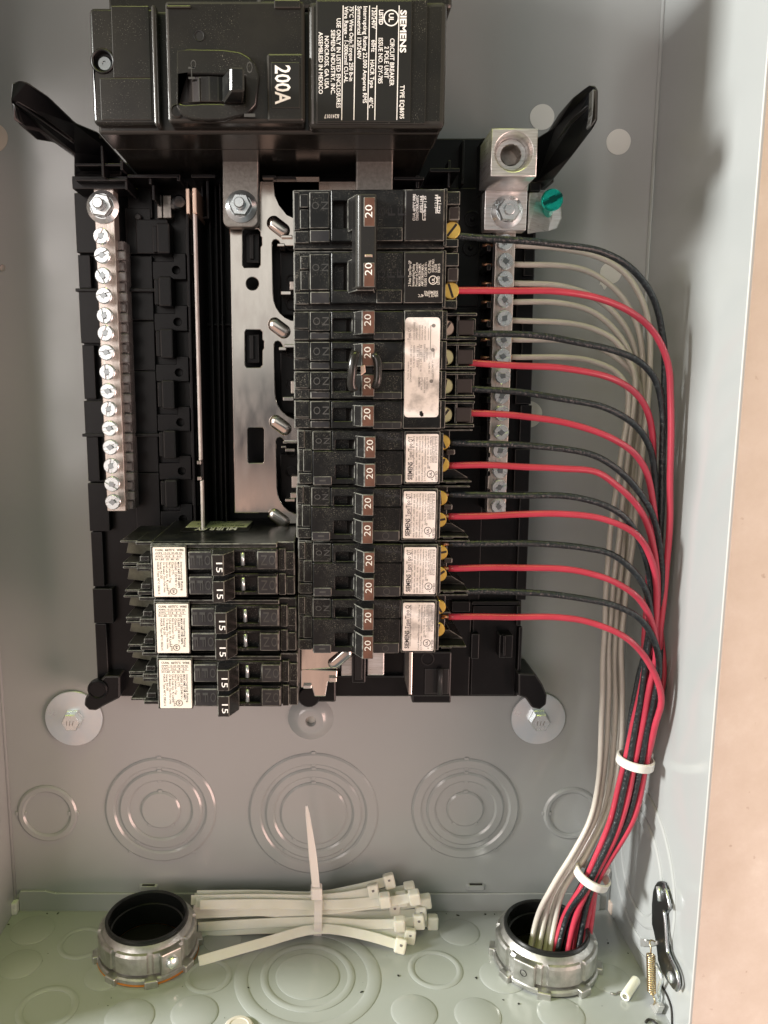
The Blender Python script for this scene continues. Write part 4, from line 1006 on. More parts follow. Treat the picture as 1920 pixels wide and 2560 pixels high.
# two-pole breaker at the top of the column
q0, q1 = 463, 772
zt, zb = at(900, q0, HF)[1], at(900, q1, HF)[1]
XT = lambda p, h=HF: at(p, 620, h)[0]
two = thing('two_pole_breaker', 'two pole twenty amp breaker with one wide tied handle at the top of the column', 'circuit breaker', W(XT(900), zb, 23))
for i, (a, b_) in enumerate(((463, 617), (619, 772))):
    za, zc = at(900, a, HF)[1], at(900, b_, HF)[1]
    Z = lambda t: za + (zc - za) * t
    body = box('case', XT(736), XT(1120), zc + .15, za - .15, 22, 84, CASE, two, b=.5)
    for t0, t1, p0, p1, h in ((.10, .32, 754, 776, 87), (.05, .68, 738, 753, 85.2), (.34, .66, 754, 776, 86), (.70, .90, 740, 776, 86.2)):
        box('face_step', XT(p0), XT(p1), Z(t1), Z(t0), 83, h, CASE, body, b=.35)
    on = box('on_panel', XT(778), XT(828), Z(.67), Z(.08), 83, 88.2, CASE, body, b=.4)
    print_on('on_letters', stacked('ON', XT(793), 4.0, Z(.30), 3.0, 3.2, 'u'), 88.2, M['relief'], on, lift=.12)
    box('mark_panel', XT(779), XT(829), Z(.90), Z(.70), 83, 88.6, [M['panel'], M['case_edge']], body, b=.4)
    sheet('face_plate', rect(XT(832), XT(1013), Z(.90), Z(.06), .6), [rect(XT(838), XT(888), Z(.68), Z(.24), .5)], 83, 90, M['case'], body, b=.4)
    box('mark_panel', XT(946), XT(1010), Z(.90), Z(.68), 88, 90.5, CASE, body, b=.3)
    print_on('moulded_mark', stacked('OFF', XT(958), 4.1, Z(.42), 3.2, 3.2, 'u'), 90.0, M['panel'], body, lift=.1)
    lp = box('label_plate', XT(1015), XT(1114), Z(.90), Z(.06), 83, 90, CASE, body, b=.4)
    ls = box('label_sticker', XT(1018), XT(1111), Z(.87), Z(.09), 89.8, 90.3, [M['plaque'], M['base_edge']], lp, b=.15)
    def T(s, p, qa, qb, cap, wt=0.008, d='u'):
        za_, zb_ = at(p, qa, HF)[1], at(p, qb, HF)[1]
        return (s, XT(p) + (cap / 2 if d == 'u' else 0), za_, abs(zb_ - za_), cap, d, wt)
    if i == 0:
        it = [T('CU-AL 60/75°C WIRE', 1038, 551, 485, 1.15), T('CONDUCTOR/FIL 60/75°C', 1046, 551, 488, 1.0), T('AWG | 14-8', 1055, 532, 490, 1.05), T('lb-in/lb-po | 25', 1064, 551, 490, 1.1), T('mm2 | 2.1-8.4', 1092, 533, 487, 1.05), T('N.m | 2.8', 1100, 533, 492, 1.05),
              ('--', XT(1059.5), at(1060, 550, HF)[1], XT(1059.5), at(1060, 488, HF)[1], .2), ('--', XT(1096), at(1096, 532, HF)[1], XT(1096), at(1096, 487, HF)[1], .2)]
    else:
        it = [T('2 Poles Type/Tipo QP', 1029, 715, 651, 1.15), T('Interrupting Rating', 1038, 715, 660, 1.1), T('Pouvoir de Coupure', 1046, 715, 656, 1.05), T('MAX.RMS.SYM.AMPS.', 1054, 715, 658, 1.05), T('AMP.SYM.EFF.MAX.', 1061, 715, 660, 1.05), T('10,000 120/240 V~', 1069, 715, 655, 1.1),
              T('C.B./Disj.', 1078, 683, 650, 1.1), T('ISSUE NO.', 1087, 680, 647, 1.1), T('L-6538', 1094, 680, 660, 1.05), T('E82615', 1102, 681, 659, 1.05), T('LISTED', 1101, 711, 690, 1.1, .02)]
        cx_, cz_ = XT(1088), at(1088, 700, HF)[1]
        it += [('O#', cx_, cz_, 1.9, .38, 0), ('UL', cx_ + .7, cz_ - 1.2, 2.3, 1.2, 'u', .03)]
        for s, p0, p1, q in (('HACR Type, 40°C', 1101, 1051, 735), ('SIEMENS', 1101, 1066, 727)):
            it.append((s, XT(p0), at(p0, q, HF)[1], XT(p0) - XT(p1), 1.25, 'l', .012))
    print_on('label_text', it, 90.3, M['white'], ls)
    # wire end
    box('terminal_floor', XT(1118), XT(1150, 66), Z(.93), Z(.06), 22, 64, CASE, body, b=.4)
    box('barrier', XT(1118), XT(1152, 86), Z(.28), Z(.06), 40, 86, CASE, body, b=.4)
    box('barrier', XT(1118), XT(1150, 86), Z(.98), Z(.84), 40, 86, CASE, body, b=.4)
    box('wire_clamp', XT(1124, 84), XT(1152, 84), Z(.52), Z(.29), 60, 84, [M['clamp'], M['case_edge']], body, b=.6)
    box('end_wall', XT(1114), XT(1122), Z(.97), Z(.03), 60, 88, CASE, body, b=.3)
    terminal(two, Z(.66), 1120, 3.7, 81, 'brass', .9 + i)
    # handle under the tie bar
    pts = [(XT(862, 85), 85), (XT(874, 90), 90), (XT(896, 99), 99), (XT(940, 99), 99), (XT(944, 85), 85)]
    profile('toggle', pts, at(900, b_ - 44, 95)[1], at(900, a + 26, 95)[1], [M['handle'], M['case_edge']], two, b=.4)
zt_, zb_ = at(915, 484, 102)[1], at(915, 719, 102)[1]
tie = profile('handle_tie', [(XT(884, 96), 96), (XT(895, 102), 102), (XT(903, 103.4), 103.4), (XT(945, 103.4), 103.4), (XT(948, 92), 92), (XT(900, 92), 92)], zb_, zt_, [M['handle'], M['gloss_edge']], two, b=.7, seg=3)
hf = 103.4
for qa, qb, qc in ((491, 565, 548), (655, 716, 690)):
    f = box('toggle_face_sheen', XT(914, hf), XT(942, hf), at(900, qb, hf)[1], at(900, qa, hf)[1], hf - .5, hf + .3, [M['brown'], M['case_edge']], tie, b=.25)  # thin plate carrying the painted warm reflection
for q in (543, 687):
    zq = at(920, q, hf)[1]
    print_on('rating_print', [('20', XT(935, hf), zq, 5.0, 3.0, 'u', .0)], hf + .3, M['white'], tie)
pbox('tie_notch', 917, 634, 936, 641, 101, hf + .25, [M['copper_pale'], M['copper_pale']], tie, b=.2)

# ---------------------------------------------------------------- breakers on the left-hand stab row
XV = lambda p, h=HF: at(p, 1560, h)[0]
def tandem15(q0, q1, qt0, qt1, label):
    zt, zb = at(500, q0, HF)[1], at(500, q1, HF)[1]
    Z = lambda t: zt + (zb - zt) * t
    o = thing('tandem_breaker', label, 'circuit breaker', W(XV(560), zb, 23), 'fifteen amp tandem breakers with cream labels')
    body = box('case', XV(380), XV(741), zb + .2, zt - .2, 22, 84, CASE, o, b=.6)
    box('top_ridge', XV(384), XV(698), Z(.09), Z(.01), 83, 88, CASE, body, b=.4)
    lp = box('label_plate', XV(386), XV(475), Z(.985), Z(.03), 83, 90, CASE, body, b=.4)
    HL = 90.25
    lab = prism('label_sticker', rect(XV(392), XV(472), Z(.965), Z(.06), .4), 89.9, HL, M['label_cream'], lp, b=0)
    x0, x1 = XV(396), XV(470)
    za, zc = Z(.07), Z(.955); H_ = za - zc
    it = [('CU/AL  60/75°C  WIRE', x0 + .3, za - H_ * .065, x1 - x0 - .6, 1.05, 'r', .012), ('AMPS 15-25 30-40 50', x0 + .3, za - H_ * .125, x1 - x0 - 1.5, .85, 'r'), ('AWG  14-6   8   6-4', x0 + .3, za - H_ * .19, x1 - x0 - 2, .85, 'r'), ('IN LBS  25  40  45', x0 + .3, za - H_ * .255, x1 - x0 - 3, .85, 'r'),
          ('--', x0, za - H_ * .14, x1 - .8, za - H_ * .14, .12), ('--', x0, za - H_ * .205, x1 - .8, za - H_ * .205, .12)]
    rows = ('Interrupting Rating', 'MAX RMS SYM AMPS', '10,000 120/240 V~', 'Class CTL', 'No Common Trip', 'Und Lab Inc. R Listed', 'Cir Breaker Two Pole Units', 'Issue N-20', 'HACR Type 40°C E82615')
    lens = (.62, .56, .55, .28, .45, .62, .66, .36, .70)
    for k, (s, ln) in enumerate(zip(rows, lens)):
        xx = x1 - 1.6 - k * (x1 - x0 - 2.2) / 8.6
        it.append((s, xx - .4, za - H_ * .29, H_ * ln * .96, .95, 'd', .004))
    cx_, cz_ = x0 + (x1 - x0) * .60, za - H_ * .90
    it += [('O#', cx_, cz_, 1.55, .25, 0), ('SA', cx_ - .5, cz_ + .9, 1.8, 1.0, 'd', .02), ('1106', cx_ - 2.6, za - H_ * .83, H_ * .14, .9, 'd')]
    print_on('label_text', it, HL, M['ink'], lab)
    for k, (a, b_) in enumerate(((.10, .50), (.56, .96))):
        sheet('face_plate', rect(XV(477), XV(699), Z(b_), Z(a), .5), [rect(XV(590), XV(645), Z(a + .33), Z(a + .06), .4)], 83, 88.6, M['case'], body, b=.35)
        off = box('mark_panel', XV(479), XV(538), Z(b_ - .03), Z(a + .04), 87, 90.2, [M['panel'], M['case_edge']], body, b=.5)
        print_on('off_letters', stacked('OFF', XV(527), 3.6, Z((a + b_) / 2), 4.6, 2.7, 'd'), 90.2, M['relief'], off, lift=.12)
        on = box('on_panel', XV(649), XV(697), Z(b_ - .03), Z(a + .04), 87, 90.2, [M['panel'], M['case_edge']], body, b=.5)
        print_on('on_letters', stacked('ON', XV(686), 3.6, Z((a + b_) / 2), 4.6, 2.8, 'd'), 90.2, M['relief'], on, lift=.12)
        box('face_step', XV(701), XV(718), Z(b_ + .02), Z(a + .02), 83, 86.5, CASE, body, b=.35)
        box('face_step', XV(719), XV(740), Z(b_ + .02), Z(a + .08), 83, 85.6, CASE, body, b=.35)
        tube('handle_spring', [W(XV(613, 88.2), Z(a + .08), 88.0), W(XV(613, 88.2), Z(a + .31), 88.0)], .95, M['zinc'], body, n=10)
        # handle: square block leaning to the label side
        ha, hb = Z(a + .02 + .02 * k), Z(b_ + .005 + .02 * k)
        hf_ = 99.0
        pts = [(XV(540, 86), 86), (XV(537, hf_), hf_), (XV(566, hf_), hf_), (XV(592, 91), 91), (XV(594, 86), 86)]
        t = profile('toggle', pts, hb, ha, [M['handle'], M['case_edge']], o, b=.3)
        zc_ = (ha + hb) / 2
        print_on('rating_print', [('15', XV(548, hf_), zc_ + 1.2, 4.4, 2.8, 'd', .004)], hf_, M['white'], t, lift=.1)
        lathe('handle_hole', [(1.6, .04), (0, .04)], W((XV(552, hf_) + XV(580, 91)) / 2 - .6, ha, 95), UP, M['plaque'], t, n=18)
    # wire end: stepped barriers
    for a, b_, p0, h in ((.015, .055, 312, 80), (.42, .47, 316, 80), (.50, .54, 316, 80), (.94, .985, 318, 80)):
        box('barrier', XV(p0, 80), XV(384), Z(b_), Z(a), 40, h, CASE, body, b=.35)
        box('barrier', XV(350, 84), XV(384), Z(b_ + .012), Z(a - .012), 60, 84, CASE, body, b=.35)
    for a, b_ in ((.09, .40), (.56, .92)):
        loft('terminal_floor', [[V_ for V_ in (W(XV(384), Z(a), 76), W(XV(384), Z(b_), 70), W(XV(322, 64), Z(b_), 62), W(XV(334, 64), Z(a + .05), 66))], [W(XV(384), Z(a), 40), W(XV(384), Z(b_), 40), W(XV(322, 64), Z(b_), 40), W(XV(334, 64), Z(a + .05), 40)]], [M['dust_sheen'], M['case_edge']], body, b=.4)
        box('terminal_step', XV(360, 80), XV(384, 80), Z(b_), Z(b_ - .10), 60, 81, CASE, body, b=.4)
    return o
t1 = tandem15(1360, 1496, 0, 0, 'fifteen amp tandem breaker on top of its stack of three, green sticker on its side')
tandem15(1501, 1636, 0, 0, 'middle one of the three fifteen amp tandem breakers with cream labels')
tandem15(1642, 1774, 0, 0, 'lowest of the three fifteen amp tandem breakers, above the dished boss')
# sticker on the upper side of the topmost one
zs_ = at(500, 1360, HF)[1] - .2 + .12
def side_pt(p, q):
    x, _, h = atz(p, q, zs_)
    return W(x, zs_, h)
loft('side_sticker', [[side_pt(455, 1329), side_pt(624, 1329), side_pt(637, 1305), side_pt(480, 1305)], [q + Vector((0, 0, .0002)) for q in (side_pt(455, 1329), side_pt(624, 1329), side_pt(637, 1305), side_pt(480, 1305))]], M['plaque'], t1)
loft('side_sticker', [[side_pt(466, 1320) + Vector((0, 0, .0003)), side_pt(619, 1320) + Vector((0, 0, .0003)), side_pt(634, 1305) + Vector((0, 0, .0003)), side_pt(482, 1305) + Vector((0, 0, .0003))], [q + Vector((0, 0, .0005)) for q in (side_pt(466, 1320), side_pt(619, 1320), side_pt(634, 1305), side_pt(482, 1305))]], M['label_green'], t1)
bm = bmesh.new()
def side_text(s, a, b_, ha, hb, wt=0.0):
    """upside down lettering on the sticker between two px points at given h"""
    cu = bpy.data.curves.new('t', 'FONT'); cu.body = s; cu.size = 1; cu.resolution_u = 2; cu.offset = wt
    t = bpy.data.objects.new('t', cu); COL.objects.link(t); bpy.context.view_layer.update()
    me = bpy.data.meshes.new_from_object(t.evaluated_get(bpy.context.evaluated_depsgraph_get()))
    bpy.data.objects.remove(t)
    x0 = min(v.co.x for v in me.vertices); x1 = max(v.co.x for v in me.vertices); off = len(bm.verts)
    for v in me.vertices:
        u = (v.co.x - x0) / (x1 - x0); w_ = v.co.y / CAPH
        bm.verts.new(W(b_ + (a - b_) * u, zs_ + .62, ha + (hb - ha) * w_))
    bm.verts.ensure_lookup_table()
    for f in me.polygons:
        try: bm.faces.new([bm.verts[off + i] for i in f.vertices])
        except ValueError: pass
hA = atz(540, 1320, zs_)[2]; hB = atz(540, 1305, zs_)[2]
xA, xB = atz(482, 1312, zs_)[0], atz(622, 1312, zs_)[0]
hC = atz(540, 1329, zs_)[2]
for k, (s, f0, f1) in enumerate((('||||| || ||| | ||| || |||| |', .25, .75), ('11 16 52 1234 5678 90', .1, .5), ('MADE IN U.S.A.', .55, .95))):
    side_text(s, xA + (xB - xA) * f0, xA + (xB - xA) * f1, hB + (hA - hB) * (.08 + .3 * k), hB + (hA - hB) * (.32 + .3 * k))
put('sticker_print', bm_mesh(bm, 'sticker_print'), M['ink'], t1)
bm = bmesh.new()
side_text('MURRAY', xA + 4, xB - 4, hA + .6, hC - .4, .03)
put('sticker_print', bm_mesh(bm, 'sticker_print'), M['white'], t1)
# chip of torn plastic on the lowest one's terminals
#@@WIRES
# ---------------------------------------------------------------- conduit hubs in the floor
def hub(px, py, label, boss_deg, gasket):
    x, _, h = atz(px, py, ZF + 21)
    o = W(x, ZF, h)
    t = thing('conduit_hub', label, 'conduit hub', o, 'conduit hubs through the floor of the box')
    if gasket: lathe('gasket', [(27.5, 0), (28.2, .5), (27.5, 1.2), (20, 1.2)], o, UP, M['orange'], t, n=48)
    ln = lathe('locknut', [(22, .6), (27.4, .9), (28.0, 1.6), (28.0, 3.4), (27.2, 4.2), (24, 4.4)], o, UP, M['cast'], t, n=60)
    for k in range(8):
        a = math.radians(22 + 45 * k + boss_deg); c = o + Vector((math.cos(a), math.sin(a), 0)) * 28.3 * MM
        bm = bmesh.new()
        bmesh.ops.create_cube(bm, size=1, matrix=Matrix.Translation(c + UP * 2.0 * MM) @ Matrix.Rotation(a, 4, 'Z') @ Matrix.Diagonal((3.6 * MM, 7 * MM, 4.4 * MM, 1)))
        do_bevel(bm, .6, 2)
        put('locknut_lug', bm_mesh(bm, 'locknut_lug'), M['cast'], ln)
    body = lathe('hub_body', [(24.6, 4.2), (25.4, 5.0), (25.4, 16.4), (24.8, 17.6), (23.4, 19.6), (22.6, 20.4), (21.4, 20.6)], o, UP, M['cast'], t, n=64)
    for k in range(8):                               # flat cast panels round the body
        a0, a1 = math.radians(45 * k + 4 + boss_deg + 22), math.radians(45 * k + 41 + boss_deg + 22)
        rings = []
        for r, zz in ((25.0, 5.6), (26.9, 6.1), (27.1, 15.6), (26.3, 17.0), (25.0, 17.4)):
            rings.append([o + Vector((math.cos(a0 + (a1 - a0) * j / 6), math.sin(a0 + (a1 - a0) * j / 6), 0)) * r * MM + UP * zz * MM for j in range(7)])
        rings2 = [list(rg) for rg in rings]
        loft('hub_panel', rings2, M['cast'], body, cap=False, closed=False, smooth=False)
        for ang in (a0, a1):
            loft('panel_edge', [[o + Vector((math.cos(ang), math.sin(ang), 0)) * r * MM + UP * zz * MM for r, zz in ((24.6, 5.6), (26.9, 6.1), (27.1, 15.6), (26.3, 17.0), (24.6, 17.4))],
                                [o + Vector((math.cos(ang + (.04 if ang == a1 else -.04)), math.sin(ang + (.04 if ang == a1 else -.04)), 0)) * r * MM + UP * zz * MM for r, zz in ((24.4, 5.8), (25.2, 6.3), (25.2, 15.4), (25.0, 16.8), (24.4, 17.2))]], M['cast'], body)
    a = math.radians(boss_deg); dv = Vector((math.cos(a), math.sin(a), 0))
    bm = bmesh.new()
    bmesh.ops.create_cube(bm, size=1, matrix=Matrix.Translation(o + dv * 26 * MM + UP * 11.2 * MM) @ Matrix.Rotation(a, 4, 'Z') @ Matrix.Diagonal((6 * MM, 12 * MM, 12 * MM, 1)))
    do_bevel(bm, .7, 2)
    put('screw_boss', bm_mesh(bm, 'screw_boss'), M['cast'], body)
    if gasket:
        ss = lathe('set_screw', [(3.4, -1), (3.4, 1.2), (2.9, 2.0), (1.6, 2.6), (0, 2.8)], o + dv * 29 * MM + UP * 11.2 * MM, dv, M['zinc'], body, n=20)
    else:
        lathe('screw_hole', [(1.9, -2), (1.9, .15), (1.6, .3), (1.4, -1.2), (0, -1.2)], o + dv * 29 * MM + UP * 11.2 * MM, dv, M['plaque'], body, n=18)
    bsh = lathe('bushing', [(22.9, 19.8), (22.9, 21.4), (22.2, 22.3), (21.2, 22.3), (20.6, 21.6), (20.2, 17.0), (20.2, 15.4), (19.4, 15.0), (19.4, 3.0)], o, UP, M['bush'], t, n=64)
    lathe('throat', [(19.6, 2.4), (0, 2.4)], o, UP, M['plaque'], t, n=40)
    return x, h
hub(368, 2292, 'empty cast zinc conduit hub with an orange gasket beside the loose cable ties', -52, True)
RX, RH = hub(1366, 2317, 'cast zinc conduit hub with the wire bundle running into it', 232, False)

# ---------------------------------------------------------------- wires
BUN = [(1628, 1690, 56), (1588, 1902, 56), (1552, 2045, 54), (1480, 2190, 50)]
def bundle(dx, dh, hx, hh, last=0):
    o = []
    for i, (p, q, h) in enumerate(BUN):
        if q < last + 85: continue
        x, zz, _ = at(p, q, h)
        k = (1.25, 1.0, 1.05, 1.0)[i]
        a = (0.1, .25, .35, .75)[i]             # the bundle leans, so offsets turn with it
        o.append(W(min(x + dx * k * math.cos(a), 170.3), zz + dx * k * math.sin(a) * .8, h + dh * k))
    o.append(W(*atz(1428 + hx * 3.4, 2290 + hh * 1.3, ZF + 27))); o.append(W(*atz(1402 + hx * 4.3, 2390 + hh * 1.6, ZF + 6)))
    return o
def wire(fan, tail, m, label, group, r=1.45, bare=None):
    pts = spline([V(*p) for p in fan] + tail, 3.0)
    ph = [random.uniform(0, 6.28) for _ in range(6)]
    for i, p in enumerate(pts):                      # hand-bent wire is never quite even
        k = min(1, i / 12, (len(pts) - 1 - i) / 12) * MM
        p += Vector((.30 * math.sin(i * .21 + ph[0]) + .14 * math.sin(i * .53 + ph[1]), .35 * math.sin(i * .17 + ph[2]), .42 * math.sin(i * .19 + ph[3]) + .20 * math.sin(i * .47 + ph[4]))) * k
    t = thing('wire', label, 'wire', pts[0], group)
    tube('insulation', pts, r, M[m], t, n=12)
    if bare:
        d = (pts[0] - pts[1]).normalized()
        tube('copper_end', [pts[0] + d * bare * MM, pts[0], pts[1]], 1.0, M['copper'], t, n=10)
    return t
GB, GR, GW = 'black wires from the breakers', 'red wires from the breakers', 'white wires on the neutral bar'
BLK = [([(1128, 589, 78), (1250, 597, 75), (1400, 612, 70), (1500, 632, 66), (1580, 672, 62), (1635, 745, 58), (1656, 840, 54), (1660, 1000, 52), (1655, 1200, 52), (1648, 1400, 52), (1640, 1540, 52)], (0, -5.2), (6, -12), 'black wire from the upper terminal of the two pole breaker'),
       ([(1165, 834, 71), (1300, 837, 71), (1420, 850, 69), (1520, 870, 66), (1600, 905, 63), (1640, 950, 60), (1655, 1020, 58), (1656, 1150, 57), (1652, 1330, 57), (1642, 1540, 56)], (1.6, -2.2), (12, -9), 'black wire from the topmost terminal of the four handle breaker'),
       ([(1165, 971, 71), (1300, 980, 71), (1420, 1000, 70), (1520, 1025, 67), (1590, 1065, 63), (1620, 1110, 60), (1634, 1180, 57), (1640, 1300, 56), (1634, 1480, 55), (1622, 1600, 55)], (-4.4, -2.2), (-1, -10), 'black wire from the third terminal of the four handle breaker'),
       ([(1121, 1106, 76), (1300, 1112, 73), (1420, 1125, 71), (1500, 1148, 69), (1570, 1195, 66), (1615, 1255, 64), (1640, 1320, 62), (1652, 1400, 61), (1652, 1540, 60)], (3.1, .8), (14, -2), 'black wire from the tandem breaker right under the long label'),
       ([(1121, 1236, 76), (1300, 1238, 73), (1457, 1248, 71), (1527, 1270, 70), (1574, 1306, 68), (1608, 1370, 66), (1622, 1440, 64), (1626, 1540, 62), (1612, 1640, 60)], (-3.0, .8), (1, -3), 'black wire from the tandem breaker with the blue dot'),
       ([(1121, 1360, 76), (1250, 1358, 74), (1400, 1360, 72), (1470, 1370, 71), (1527, 1386, 70), (1590, 1436, 69), (1618, 1482, 67), (1628, 1560, 65), (1614, 1660, 63)], (-4.5, 3.6), (-3, 4), 'black wire from the tandem breaker second from the bottom'),
       ([(1121, 1480, 76), (1250, 1479, 74), (1400, 1487, 73), (1527, 1508, 72), (1596, 1546, 71), (1635, 1606, 69), (1648, 1670, 68), (1634, 1760, 66)], (1.5, 3.6), (9, 6), 'lowest black wire, from the tandem breaker with the torn label')]
RED = [([(1128, 726, 78), (1250, 727, 75), (1400, 732, 73), (1500, 745, 70), (1580, 780, 67), (1635, 830, 64), (1668, 905, 62), (1677, 1000, 61), (1677, 1130, 61), (1672, 1330, 61), (1663, 1460, 61), (1652, 1590, 60)], (4.6, -2.2), (14, -6), 'red wire from the lower terminal of the two pole breaker'),
       ([(1165, 906, 71), (1300, 915, 71), (1420, 925, 69), (1520, 942, 66), (1580, 975, 62), (1615, 1020, 58), (1632, 1080, 55), (1634, 1160, 53), (1630, 1300, 52), (1620, 1480, 52), (1612, 1600, 53)], (-1.4, -2.2), (4, -8), 'red wire from the second terminal of the four handle breaker'),
       ([(1165, 1032, 71), (1300, 1040, 71), (1420, 1058, 70), (1520, 1088, 68), (1580, 1130, 65), (1615, 1185, 62), (1633, 1260, 60), (1642, 1370, 59), (1644, 1520, 58)], (6.0, .8), (15, 2), 'red wire from the lowest terminal of the four handle breaker'),
       ([(1121, 1164, 76), (1250, 1163, 73), (1400, 1170, 71), (1492, 1179, 69), (1544, 1217, 67), (1597, 1276, 65), (1628, 1345, 63), (1642, 1425, 62), (1642, 1560, 61)], (0, .8), (7, -1), 'red wire from the tandem breaker right under the long label'),
       ([(1121, 1291, 76), (1300, 1287, 74), (1405, 1286, 73), (1510, 1301, 71), (1590, 1336, 70), (1628, 1400, 68), (1643, 1470, 66), (1636, 1580, 64), (1608, 1690, 61)], (-6.0, .8), (-5, 0), 'red wire from the tandem breaker with the blue dot'),
       ([(1121, 1421, 76), (1250, 1419, 74), (1400, 1425, 73), (1480, 1436, 72), (1535, 1453, 71), (1596, 1493, 70), (1630, 1552, 68), (1640, 1630, 66), (1620, 1740, 64)], (-1.5, 3.6), (3, 8), 'red wire from the tandem breaker second from the bottom'),
       ([(1121, 1542, 76), (1250, 1541, 75), (1400, 1546, 74), (1470, 1556, 73), (1552, 1588, 73), (1602, 1630, 72), (1645, 1702, 71), (1656, 1752, 70), (1640, 1815, 67)], (4.5, 3.6), (12, 4), 'lowest red wire, from the tandem breaker with the torn label')]
for fan, off, hb, lab_ in BLK: wire(fan, bundle(*off, *hb, fan[-1][1]), 'black', lab_, GB, 1.55, 3.5)
for fan, off, hb, lab_ in RED: wire(fan, bundle(*off, *hb, fan[-1][1]), 'red', lab_, GR, 1.55, 3.5)
WHT = [([(613, 36), (622, 35)], [(1500, 645, 35), (1570, 690, 36), (1610, 760, 37), (1625, 850, 37), (1620, 1000, 36), (1600, 1200, 36), (1583, 1340, 36), (1556, 1600, 38), (1552, 1850, 40)], (-7, 3), 'first'),
       ([(661, 36), (665, 35)], [(1480, 685, 34), (1550, 735, 33), (1595, 820, 32), (1608, 930, 31), (1596, 1100, 30), (1575, 1330, 30), (1550, 1600, 31), (1545, 1850, 34)], (-10, -8), 'second'),
       ([(708, 36), (716, 35)], [(1490, 745, 33), (1560, 810, 31), (1592, 900, 29), (1592, 1000, 28), (1580, 1180, 27), (1566, 1340, 26), (1540, 1600, 27), (1530, 1850, 31)], (-13, -6), 'third'),
       ([(755, 36), (758, 36)], [(1490, 785, 36), (1550, 840, 35), (1585, 930, 34), (1582, 1050, 33), (1567, 1200, 33), (1557, 1340, 34), (1538, 1600, 36), (1535, 1850, 38)], (-9, -1), 'fourth'),
       ([(801, 36), (807, 36)], [(1480, 824, 37), (1540, 855, 38), (1585, 930, 39), (1584, 1010, 39), (1564, 1180, 38), (1548, 1340, 38), (1522, 1600, 39), (1518, 1850, 41)], (-12, 3), 'fifth'),
       ([(849, 36), (852, 36)], [(1470, 860, 37), (1540, 895, 36), (1594, 955, 34), (1600, 1040, 31), (1580, 1200, 30), (1562, 1340, 29), (1526, 1600, 30), (1516, 1850, 34)], (-15, -2), 'sixth'),
       ([(893, 36), (893, 37)], [(1480, 905, 38), (1540, 930, 39), (1568, 970, 40), (1568, 1030, 40), (1550, 1150, 40), (1527, 1340, 40), (1508, 1600, 41), (1504, 1850, 43)], (-16, 4), 'seventh')]
for k, ((a, b_), rest, hb, nth) in enumerate(WHT):
    lx = rest[-1][0] - 1520; lh = rest[-1][2]
    fan = [(1284 - k * .8, *a), (1400, *b_)] + rest
    tail = [V(1497 + lx * .9, 2020, lh + 3), V(1448 + lx * .8, 2125, lh + 6), V(1392 + lx * .6, 2215, lh + 6)] + [W(*atz(1425 + hb[0] * 5.2, 2292 + hb[1] * 1.8, ZF + 24)), W(*atz(1412 + hb[0] * 5.8, 2392 + hb[1] * 1.8, ZF + 6))]
    w = wire(fan, tail, 'cream', 'white wire held by the %s screw of the neutral bar, counted from its lug' % nth, GW, 1.4, 2.5)
    # bare end poking out on the breaker side of the bar
    p0 = V(1206 - k * .8, a[0] + 1, 36); p1 = V(1236, a[0] + 1, 36)
    tube('copper_end', [p0, p1], .9, M['copper'], w, n=10)

# ---------------------------------------------------------------- cable ties
def band(c, axis, r, w, name, parent, m):
    return lathe(name, [(r, -w), (r + 1.0, -w + .3), (r + 1.1, w - .3), (r, w), (r - .2, w), (r - .2, -w)], c, axis, M[m], parent, n=44)
def bundle_tie(i, r, label):
    p, q, h = BUN[i]
    c = V(p, q, h + .6)
    d = (V(*(BUN + [(1425, 2270, 47)])[i + 1]) - V(*BUN[i - 1])).normalized()
    t = thing('cable_tie', label, 'cable tie', c, 'white cable ties cinched round the red and black wires')
    band(c, d, r, 2.3, 'strap', t, 'nylon_w')
    back = c + Vector((.9, .55, 0)).normalized() * (r + 1.5) * MM
    bm = bmesh.new()
    bmesh.ops.create_cube(bm, size=1, matrix=Matrix.Translation(back) @ d.to_track_quat('Z', 'Y').to_matrix().to_4x4() @ Matrix.Diagonal((5.5 * MM, 4.5 * MM, 6 * MM, 1)))
    do_bevel(bm, .8, 2)
    put('lock_head', bm_mesh(bm, 'lock_head'), M['nylon_w'], t)
bundle_tie(1, 8.3, 'white cable tie cinched round the wires just below the lowest red wire')
bundle_tie(3, 8.6, 'white cable tie cinched round the wires just above the conduit hub')
HEADS = [(973, 2202, 13, -12, 'highest head, tilted up behind the others'), (933, 2228, 19, -4, 'shortest reach of all, head above the rest'), (962, 2250, 23, 0, 'pinkish head, just behind the front row'), (1024, 2222, 12, -6, 'far head half hidden in the upper row'),
         (1004, 2247, 18, -2, 'upright white head in the middle of the upper row'), (1036, 2243, 22, -4, 'tall double looking head in the upper row'), (1064, 2253, 14, 0, 'head peeping out behind the upper row'), (999, 2310, 27, 2, 'front head with its slot facing out'),
         (1047, 2304, 22, 2, 'head behind the front slotted one'), (1081, 2315, 16, 2, 'head reaching farthest from the bundle'), (1024, 2355, 28, 16, 'bent down, its head behind the lowest one'), (1001, 2375, 36, 18, 'bent down to the floor, lowest head of all'),
         (1052, 2284, 17, 0, 'head wedged between the upper and lower rows'), (986, 2272, 15, 0, 'head tucked in behind the pinkish one')]
TAILS = [(492, 2238, 12), (478, 2250, 16), (500, 2262, 20), (486, 2244, 9), (490, 2275, 13), (480, 2285, 17), (484, 2296, 11), (496, 2318, 21), (500, 2330, 18), (480, 2306, 12), (505, 2340, 22), (497, 2412, 46), (484, 2268, 15), (490, 2256, 18)]
